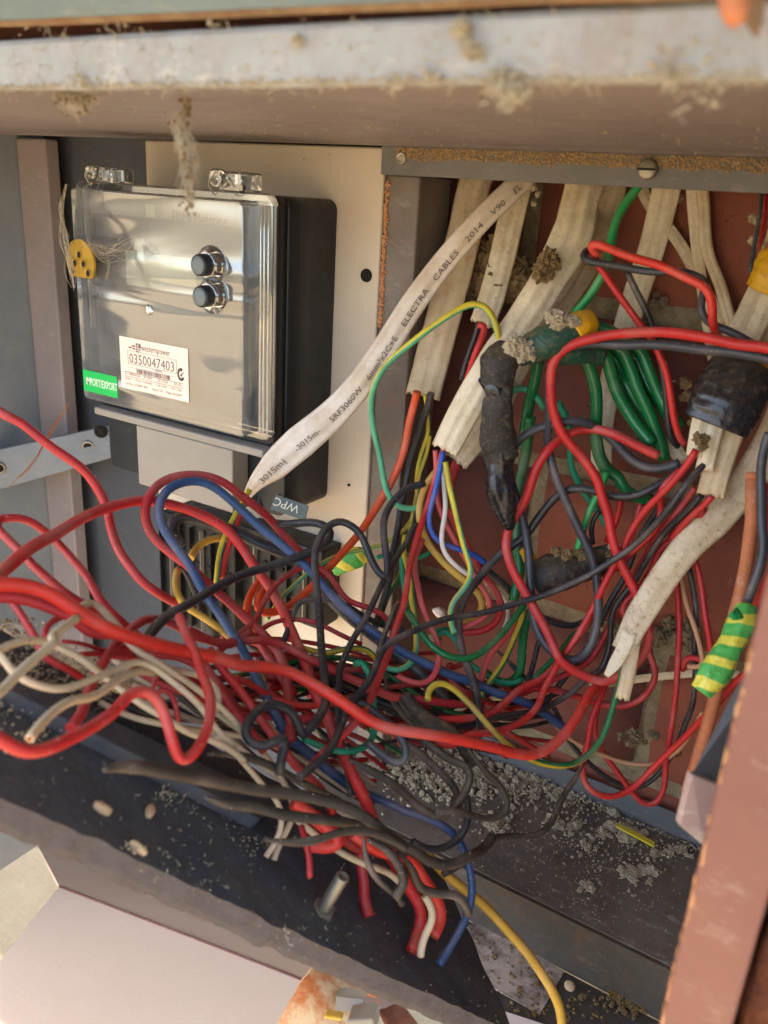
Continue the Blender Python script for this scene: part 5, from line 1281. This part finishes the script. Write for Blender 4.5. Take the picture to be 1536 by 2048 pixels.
wrap('dusty_sleeve', [(1010, 770, .408), (996, 810, .410), (994, 850, .414), (1000, 890, .418), (1008, 920, .420)], [18, 30, 33, 36, 29], 'tape_dusty', 6, .16, .5, root=j2)
wrap('crinkled_tail', [(1000, 900, .421), (998, 950, .423), (1004, 1000, .425), (1016, 1040, .428), (1022, 1056, .43)], [28, 25, 27, 21, 10], 'tape_black', 7, .34, root=j2)
j3 = empty('taped_joint', atD(1140, 1135, .45)); tag(j3, 'furry dust covered black taped joint lying sideways in the middle', 'taped joint', 'taped joints')
wrap('furry_sleeve', [(1068, 1165, .452), (1095, 1150, .450), (1140, 1138, .449), (1190, 1125, .450), (1235, 1112, .452)], [34, 40, 34, 30, 28], 'tape_dusty', 8, .14, root=j3)
wrap('yellow_turn', [(1046, 1098, .458), (1056, 1112, .456), (1068, 1140, .455)], [10, 14, 8], 'tape_yellow', 9, .3, root=j3)
j4 = empty('taped_joint', atD(1460, 780, .37)); tag(j4, 'wide glossy black tape band binding the right bundle of cream cables', 'taped joint', 'taped joints')
wrap('black_band', [(1490, 735, .376), (1468, 775, .374), (1448, 815, .374), (1430, 852, .376)], [66, 68, 68, 62], 'tape_black', 10, .04, .55, root=j4, seg=36)
wrap('yellow_edge', [(1497, 722, .380), (1492, 736, .380)], [66, 64], 'tape_yellow', 11, .1, .5, root=j4)
o = wrap('tape_wrap', [(1592, 470, .375), (1566, 515, .373), (1543, 558, .374), (1530, 582, .377)], [42, 42, 41, 40], 'tape_yellow', 12, .14, .6); tag(o, 'yellow tape wrapped round cables at the upper right edge', 'tape', 'loose tape wraps')
j5 = empty('taped_end', atD(1450, 1300, .34)); tag(j5, 'crumpled green and yellow taped wire end in front at right', 'taped joint', 'taped joints')
wrap('striped_wrap', [(1492, 1212, .350), (1488, 1235, .348), (1468, 1275, .346), (1445, 1320, .344), (1420, 1360, .343), (1402, 1384, .343)], [20, 27, 26, 27, 29, 20], 'tape_striped', 13, .22, root=j5)
wrap('loose_flap', [(1480, 1226, .340), (1466, 1232, .338), (1460, 1225, .338)], [12, 10, 3], 'bgreen', 14, .3, .3, root=j5)
o = wrap('tape_wrap', [(668, 1142, .478), (690, 1126, .476), (715, 1114, .475), (738, 1108, .475)], [12, 20, 20, 12], 'tape_striped', 15, .22); tag(o, 'green and yellow striped tape sleeve resting against the white board', 'tape', 'loose tape wraps')
o = wrap('tape_wrap', [(808, 1390, .395), (826, 1418, .393), (850, 1440, .392), (890, 1460, .392), (925, 1490, .394), (945, 1530, .396)], [15, 17, 17, 15, 14, 12], 'tape_dusty', 16, .25); tag(o, 'blunt brown black taped stub pointing up left in the lower middle', 'tape', 'loose tape wraps')
# stiff orange brown rod at right
rd = empty('copper_rod', atD(1470, 1200, .37)); tag(rd, 'stiff orange brown rod standing at the right in front of the bricks', 'rod')
vs, fs, uv, _ = sweep([atD(x, y, d) for x, y, d in ((1505, 950, .372), (1504, 1040, .374), (1494, 1120, .376), (1480, 1190, .378), (1462, 1260, .380), (1440, 1350, .384), (1418, 1440, .39), (1392, 1530, .395), (1374, 1585, .40))], .0029, 14, None, True, .08, 2)
o = raw('rod_shaft', vs, fs, 'rod', None, True, uv); hold(o, rd)
vs, fs, uv, _ = sweep([atD(1505, 958, .371), atD(1505, 944, .371)], [.0031, .0027], 14, None, True, .15, 5)
o = raw('rod_tip', vs, fs, 'rod', None, True, uv); hold(o, rd)
o = plate('green_offcut', [onZ(1236, 1645, ZFL + .006), onZ(1310, 1684, ZFL + .006), onZ(1308, 1692, ZFL + .006), onZ(1232, 1651, ZFL + .006)], .0012, 'yg'); tag(o, 'short green and yellow wire offcut lying on the dusty ledge', 'wire offcut')
# twist of brown string where wires cross at lower right
pts = [atD(1346 + 13 * cos(a) * (1 + .2 * sin(3 * a)), 1500 + 12 * sin(a * 1.1), .455 + .003 * sin(2 * a)) for a in np.linspace(0, 11, 34)]
vs, fs, uv, _ = sweep(pts, .0008, 6, None, True, .2, 3)
o = raw('string_knot', vs, fs, 'nest', None, True); tag(o, 'small knot of brown string around the wires at lower right', 'string')
# pale debris in the dark gap by the strut
for i, (x, y, s) in enumerate(((880, 1225, 12), (975, 1205, 8), (870, 1275, 10), (1005, 1395, 16))):
    rock('plaster_crumb', atD(x, y, .50), s * .50 / F, 'label' if i < 2 else 'mortar', ('white plaster crumb in the dark gap behind the green U', 'small white plaster crumb beside the yellow core', 'dirty plaster crumb under the turquoise wire', 'grey plaster lump at the foot of the bricks')[i], 'plaster crumb', i * 3, (1.3, 1, .8))

# ================================================================== DUST, LINT, COBWEBS
ICO_V = []; ICO_F = []
_b = bmesh.new(); bmesh.ops.create_icosphere(_b, subdivisions=1, radius=1)
ICO_V = [v.co.copy() for v in _b.verts]; ICO_F = [tuple(v.index for v in f.verts) for f in _b.faces]; _b.free()
_b = bmesh.new(); bmesh.ops.create_icosphere(_b, subdivisions=3, radius=1)
IC2_V = [v.co.copy() for v in _b.verts]; IC2_F = [tuple(v.index for v in f.verts) for f in _b.faces]; _b.free()
def crumbs(name, items, mat, label, hairs=0, hl=.003):
    vs = []; fs = []
    for p, r in items:
        b = len(vs); sx, sy, sz = random.uniform(.6, 1.4), random.uniform(.6, 1.4), random.uniform(.5, 1.1); off = random.uniform(0, 50)
        big = r > .0011
        for v in (IC2_V if big else ICO_V):
            k = 1 + .5 * noise.noise(v * 1.7 + Vector((off, 0, 0)))
            if big: k += .5 * noise.noise(v * 5 + Vector((off, 0, 0))) + .35 * noise.noise(v * 11 + Vector((off, 0, 0)))
            vs.append(p + Vector((v.x * sx, v.y * sy, v.z * sz)) * r * k)
        fs += [(a + b, c + b, d + b) for a, c, d in (IC2_F if big else ICO_F)]
    for _ in range(hairs):
        p, r = random.choice(items); p = p + Vector([random.gauss(0, r) for _ in range(3)])
        dr = Vector([random.gauss(0, 1) for _ in range(3)]).normalized(); l = random.uniform(.4, 1) * hl; w = random.uniform(.00006, .00016)
        b = len(vs); sd_ = dr.cross(-p.normalized()).normalized(); q = p + dr * l * .5 + Vector([random.gauss(0, l * .15) for _ in range(3)]); e = p + dr * l + Vector([random.gauss(0, l * .3) for _ in range(3)])
        vs += [p - sd_ * w, p + sd_ * w, q - sd_ * w, q + sd_ * w, e]
        fs += [(b, b + 1, b + 3, b + 2), (b + 2, b + 3, b + 4)]
    o = raw(name, vs, fs, mat); tag(o, label, None, kind='stuff'); return o
def G(a, b): return random.gauss(a, b)
# heap on the ledge
it = []
for cx, cy, sx, sy, n, r in ((840, 1520, 60, 22, 260, .0016), (900, 1570, 60, 26, 330, .0016), (1010, 1560, 55, 25, 330, .0015), (1100, 1580, 50, 25, 200, .0015), (1170, 1610, 30, 20, 90, .0013), (985, 1650, 30, 14, 60, .0015), (1130, 1650, 25, 16, 90, .0014), (1175, 1690, 22, 18, 60, .0013), (1270, 1660, 45, 22, 120, .0010),
                             (1355, 1700, 28, 10, 70, .0012), (1270, 1745, 26, 20, 70, .0013), (1180, 1770, 20, 25, 26, .0011), (1240, 1680, 80, 40, 240, .0006), (1100, 1700, 130, 50, 330, .0005), (1200, 1820, 90, 40, 120, .0006)):
    for _ in range(n):
        x, y = G(cx, sx), G(cy, sy)
        p = onZ(x, y, ZFL + abs(G(0, r * 1.6)))
        if p.y > YB - .01: p = Vector((p.x, YB - .011, p.z))
        if p.y < .358: continue
        it.append((p, r * random.uniform(.2, .8)))
for lx, ly, lsx, lsy in ((835, 1525, 46, 16), (905, 1560, 50, 20), (1000, 1560, 46, 18), (1090, 1575, 40, 16), (985, 1650, 18, 9), (1128, 1652, 18, 10), (1172, 1690, 14, 9), (1270, 1745, 18, 12), (1355, 1702, 18, 7), (1250, 1665, 30, 12), (1175, 1770, 9, 9)):
    for _ in range(int(lsx * lsy / 14)):
        x, y = G(lx, lsx), G(ly, lsy); p = onZ(x, y, ZFL + .0008)
        if p.y > YB - .01: p = Vector((p.x, YB - .011, p.z))
        if p.y > .358: it.append((p, random.uniform(.0012, .0030)))
crumbs('ledge_dust', it, 'lint', 'grey fluffy dust and crumbs heaped on the ledge', 1100, .0025)
it = []
for _ in range(420):
    x, y = random.uniform(840, 1300), random.uniform(1830, 2040)
    if x > 1310 - (y - 1900) * .1: continue
    p = onZ(x, y, ZFL - .0335)
    if p.y > .351: continue
    it.append((p, random.uniform(.0003, .0012) * (1.5 if random.random() < .06 else 1)))
for cx, cy in ((830, 1870), (1030, 1860), (1270, 2010), (1010, 1835), (1240, 1990)):
    for _ in range(60): it.append((onZ(G(cx, 18), G(cy, 12), ZFL - .0335 + abs(G(0, .0012))), random.uniform(.0004, .0016)))
crumbs('trough_dirt', it, 'nest', 'dark dirt scattered in the trough at the bottom', 500, .003)
it = []
for _ in range(240):
    u, v = random.random(), random.random() ** 1.3
    p = (A.lerp(B, u)).lerp(D.lerp(C, u), v) + sn_ * .0006; it.append((p, random.choice((.0001, .00016, .0002, .0003))))
for cx, cy, s, n, r in ((330, 1590, 14, 50, .0009), (265, 1700, 12, 20, .0008), (420, 1590, 60, 120, .0006), (505, 1690, 18, 40, .0006), (30, 1380, 45, 200, .0012), (140, 1350, 40, 160, .0012), (60, 1320, 50, 200, .0012), (230, 1390, 40, 120, .0010), (60, 1470, 25, 40, .0010), (590, 1870, 40, 50, .0004), (400, 1745, 60, 60, .0004)):
    for _ in range(n): it.append((onP(G(cx, s), G(cy, s * .7), A + sn_ * .001, sn_) + sn_ * abs(G(0, r)), r * random.uniform(.15, .6)))
crumbs('slab_dust', it, 'lint', 'pale dust specks and crumbs scattered over the black slab', 500, .002)
def nestclump(cx, cy, d, sx, sy, n, r, label, mat='nest', hairs=500, th=.004):
    """a lumpy mass: overlapping noisy lobes, crusted with crumbs and fine hairs"""
    vs = []; fs = []; bm = bmesh.new(); bmesh.ops.create_icosphere(bm, subdivisions=3, radius=1)
    BV = [v.co.copy() for v in bm.verts]; BF = [tuple(v.index for v in f.verts) for f in bm.faces]; bm.free()
    surf = []
    dd = lambda x, y: min(d, dmax(x, y) - .001)
    nl = max(3, int(n / 24))
    for k in range(nl):
        x, y = G(cx, sx * .62), G(cy, sy * .62); c = atD(x, y, dd(x, y)); R_ = min(sx, sy) * .95 * d / F * random.uniform(.5, 1.15); off = random.uniform(0, 90); b = len(vs)
        R_ = max(R_, r * 1.3)
        for v in BV:
            k_ = 1 + .6 * noise.noise(v * 1.8 + Vector((off, 0, 0))) + .5 * noise.noise(v * 6 + Vector((off, 3, 0))) + .2 * noise.noise(v * 14)
            q = c + v * (R_ * k_); vs.append(q)
            if random.random() < .10: surf.append((q, r * random.uniform(.15, .5)))
        fs += [(x_ + b, y_ + b, z_ + b) for x_, y_, z_ in BF]
    surf = random.sample(surf, min(len(surf), n * 2))
    for p, q in surf:
        b = len(vs); off = random.uniform(0, 50)
        for v in ICO_V: vs.append(p + v * q * (1 + .6 * noise.noise(v * 1.7 + Vector((off, 0, 0)))))
        fs += [(a + b, c_ + b, d_ + b) for a, c_, d_ in ICO_F]
    for _ in range(hairs):
        p, q = random.choice(surf); dr = Vector([random.gauss(0, 1) for _ in range(3)]).normalized(); l = random.uniform(.0006, .0022); w = random.uniform(.00004, .0001)
        b = len(vs); sd_ = dr.cross(-p.normalized()).normalized()
        vs += [p - sd_ * w, p + sd_ * w, p + dr * l]; fs.append((b, b + 1, b + 2))
    o = raw('dust_nest', vs, fs, mat); tag(o, label, None, kind='stuff'); return o
nestclump(1010, 540, .462, 34, 36, 420, .0013, 'brown insect nest on the brick left of the big cream cable')
nestclump(1098, 520, .412, 15, 32, 300, .0012, 'crumbly tan nest stuck to the left of the big cream cable', 'nest', 400)
nestclump(1125, 640, .394, 30, 13, 260, .0010, 'pale lint lying on top of the green taped joint', 'lint')
nestclump(1035, 695, .398, 20, 16, 220, .0010, 'pale lint where the black splice meets the green joint', 'lint')
nestclump(1358, 400, .430, 8, 26, 70, .0009, 'tan fluff hanging at the top beside the twin cables', 'lint', 200)
nestclump(1068, 400, .432, 7, 18, 60, .0009, 'tan fluff hanging at the top beside the lettered cable', 'lint', 150)
nestclump(1378, 800, .41, 12, 36, 200, .0011, 'tan crumbly fluff left of the glossy black tape band', 'nest', 300)
nestclump(1515, 480, .372, 9, 9, 60, .0010, 'grey fluff above the yellow tape at the right edge', 'lint', 150)
nestclump(1510, 440, .372, 6, 10, 24, .0008, 'tiny fluff on the slim grey wire at upper right', 'lint', 60)
nestclump(1140, 1110, .440, 55, 8, 300, .0007, 'fine dust fur along the top of the sideways taped joint', 'nest', 1400, .003)
nestclump(1235, 1095, .44, 14, 8, 60, .0009, 'pale crumbs at the right end of the sideways taped joint', 'lint', 100)
nestclump(1400, 880, .385, 12, 10, 60, .0010, 'brown fluff just under the glossy black tape band', 'nest', 100)
nestclump(1300, 600, .448, 40, 10, 120, .0010, 'mortar crumbs along the upper bed joint', 'mortar', 0)
nestclump(1210, 1265, .50, 30, 14, 160, .0016, 'loose mortar crumbs on the middle bed joint', 'mortar', 50)
nestclump(1345, 1275, .49, 60, 18, 300, .0018, 'loose crumbling mortar right of the split cable', 'mortar', 80)
nestclump(1250, 1475, .50, 60, 10, 260, .0014, 'crumbly mortar at the foot of the bricks', 'mortar', 40)
# caulk crumbs along the cross strip and cream sealant on the strut
it = []
for _ in range(5200):
    x = random.uniform(-.247, .06); e = .0040 + .0014 * noise.noise(Vector((x * 50, 0, 0))) + .001 * noise.noise(Vector((x * 180, 0, 0)))
    it.append((Vector((x, YP - .0063, ZC - .0012 - random.random() ** 1.1 * e * 1.3)), random.uniform(.0002, .0006)))
crumbs('strip_crust', it, 'crust', 'crumbly tan crust along the top of the cross strip', 300, .0015)
it = []
for _ in range(700):
    z = .006 - random.random() ** .8 * .075; it.append((Vector((-.2545 + abs(G(0, .0011)), YP - .0025, z)), random.uniform(.0003, .0009)))
crumbs('strut_sealant', it, 'chip', 'dried cream sealant along the left edge of the steel strut', 0)
# rail debris
it = []
for _ in range(900):
    x = random.uniform(-.32, .06); it.append((Vector((x, YF - .0003, zr0 + .0006 + G(0, .0005))), random.uniform(.00012, .00042)))
for _ in range(700):
    x = random.uniform(-.32, .06); it.append((Vector((x, YF - .0002, random.uniform(zr0, zr1))), random.uniform(.00008, .0002)))
for cx, cy, s, n in ((1010, 170, 22, 160), (1025, 190, 10, 60), (945, 100, 7, 120), (925, 60, 8, 80), (80, 30, 26, 50), (250, 12, 26, 90), (595, 78, 5, 40), (420, 45, 4, 10), (860, 155, 10, 30), (1380, 150, 40, 60), (790, 160, 16, 20), (160, 160, 14, 20)):
    for _ in range(n): it.append((onY(G(cx, s), G(cy, s * .8), YF - .001 - abs(G(0, .0008))), random.uniform(.0002, .0006)))
crumbs('rail_debris', it, 'lint', 'cobweb crumbs and seeds stuck along the pale top rail', 1500, .0035)
it = [(Vector((random.uniform(-.34, .05), random.uniform(YF + .004, YP - .02), ZC - .0003)), random.uniform(.0001, .00035)) for _ in range(260)]
crumbs('ceiling_specks', it, 'lint', 'tiny pale specks stuck to the cabinet ceiling', 120, .003)
def web(name, label, path, thick, n, spread, mat='silk', bits=60, bitr=.0006):
    """a hanging rope of cobweb: many fine threads that follow one path, with trapped crumbs"""
    root = empty(name, atD(*path[0])); tag(root, label, 'cobweb')
    P = [atD(*p) for p in path]; vs = []; fs = []
    for k in range(n):
        q = [p + Vector([G(0, spread * (0.4 + .6 * sin(pi * i / max(1, len(P) - 1)))) for _ in range(3)]) for i, p in enumerate(P)]
        a, b = sorted((random.random(), random.random())); fine = catmull(q, .002); m = len(fine)
        fine = fine[int(a * .5 * m): max(int(a * .5 * m) + 4, int((.5 + b * .5) * m))]
        if len(fine) < 3: continue
        v_, f_, _, _ = sweep(fine, thick, 4, None, True); bb = len(vs); vs += v_; fs += [tuple(x + bb for x in f) for f in f_]
    o = raw('threads', vs, fs, mat); hold(o, root); o['kind'] = 'stuff'
    fine = catmull(P, .001)
    it = [(random.choice(fine) + Vector([G(0, spread * .8) for _ in range(3)]), random.uniform(.3, 1.1) * bitr) for _ in range(bits)]
    vs = []; fs = []
    for p, r in it:
        b = len(vs); vs += [p + v * r * random.uniform(.6, 1.3) for v in ICO_V]; fs += [(x + b, y + b, z + b) for x, y, z in ICO_F]
    o = raw('trapped_crumbs', vs, fs, 'nest'); hold(o, root); o['kind'] = 'stuff'
web('hanging_cobweb', 'long crumb filled cobweb rope hanging from the rail in front of the meter', [(368, 172, .255), (372, 215, .255), (358, 248, .255), (372, 290, .255), (380, 330, .255), (378, 380, .255), (381, 405, .255), (374, 424, .255)], .00005, 80, .0015, bits=170, bitr=.0007)
web('hanging_cobweb', 'small cobweb ball hanging from the rail at far left', [(110, 178, .26), (135, 200, .26), (160, 212, .26), (168, 200, .26), (188, 178, .26), (205, 150, .26)], .00005, 60, .0020, bits=90, bitr=.0007)
web('loose_cobweb', 'matted grey cobweb and fluff on the slab under the cream wires', [(-10, 1260, .33), (50, 1290, .33), (110, 1330, .335), (170, 1340, .34), (240, 1380, .345), (290, 1410, .35)], .00012, 120, .005, 'silk', bits=500, bitr=.0008)
web('hanging_cobweb', 'brown cobweb stuck over the rail above the cream cable', [(945, 10, .19), (950, 60, .19), (945, 110, .19), (948, 150, .19), (965, 180, .19)], .00008, 40, .0009, bits=120, bitr=.0006)
web('loose_cobweb', 'fine cobweb threads spread over the seal disc and meter cover', [(170, 480, .46), (215, 505, .46), (250, 490, .46), (275, 470, .46)], .00006, 22, .003, bits=20, bitr=.0003)
web('loose_cobweb', 'dusty cobweb down the left edge of the meter', [(132, 370, .47), (124, 420, .47), (130, 480, .465), (140, 540, .465), (150, 590, .465)], .00008, 26, .0012, bits=50, bitr=.0004)
web('loose_cobweb', 'curly cobweb scribble on the white board near its top right corner', [(600, 310, .425), (625, 322, .425), (650, 312, .425), (672, 305, .425)], .00005, 5, .0008, bits=4, bitr=.0003)
web('loose_cobweb', 'cobweb strands stretched across the perforated plate', [(10, 980, .62), (60, 930, .62), (110, 850, .62), (150, 790, .62)], .00022, 6, .0006, 'rod', bits=6, bitr=.0006)
# lint on the wires
it_v = []; it_f = []
sel = random.sample(WIREPTS, min(len(WIREPTS), 16000))
for p, r in sel:
    nrm = (Vector((G(0, .6), G(-.5, .5), G(.55, .5)))).normalized()
    q = p + nrm * (r * .99)
    if random.random() < .45:
        s = random.uniform(.00010, .00034); b = len(it_v)
        it_v += [q + Vector((G(0, 1), G(0, 1), G(0, 1))).normalized() * s for _ in range(4)]
        it_f += [(b, b + 1, b + 2), (b, b + 1, b + 3), (b, b + 2, b + 3), (b + 1, b + 2, b + 3)]
    else:
        for _ in range(2):
            dr = (nrm + Vector([G(0, .8) for _ in range(3)])).normalized(); l = random.uniform(.0005, .0018); w = random.uniform(.00004, .00009)
            sd_ = dr.cross(-p.normalized()).normalized(); b = len(it_v)
            it_v += [q - sd_ * w, q + sd_ * w, q + dr * l + Vector([G(0, l * .3) for _ in range(3)])]; it_f.append((b, b + 1, b + 2))
o = raw('wire_lint', it_v, it_f, 'silk'); tag(o, 'fine pale lint and dust specks clinging to the wires', None, kind='stuff')
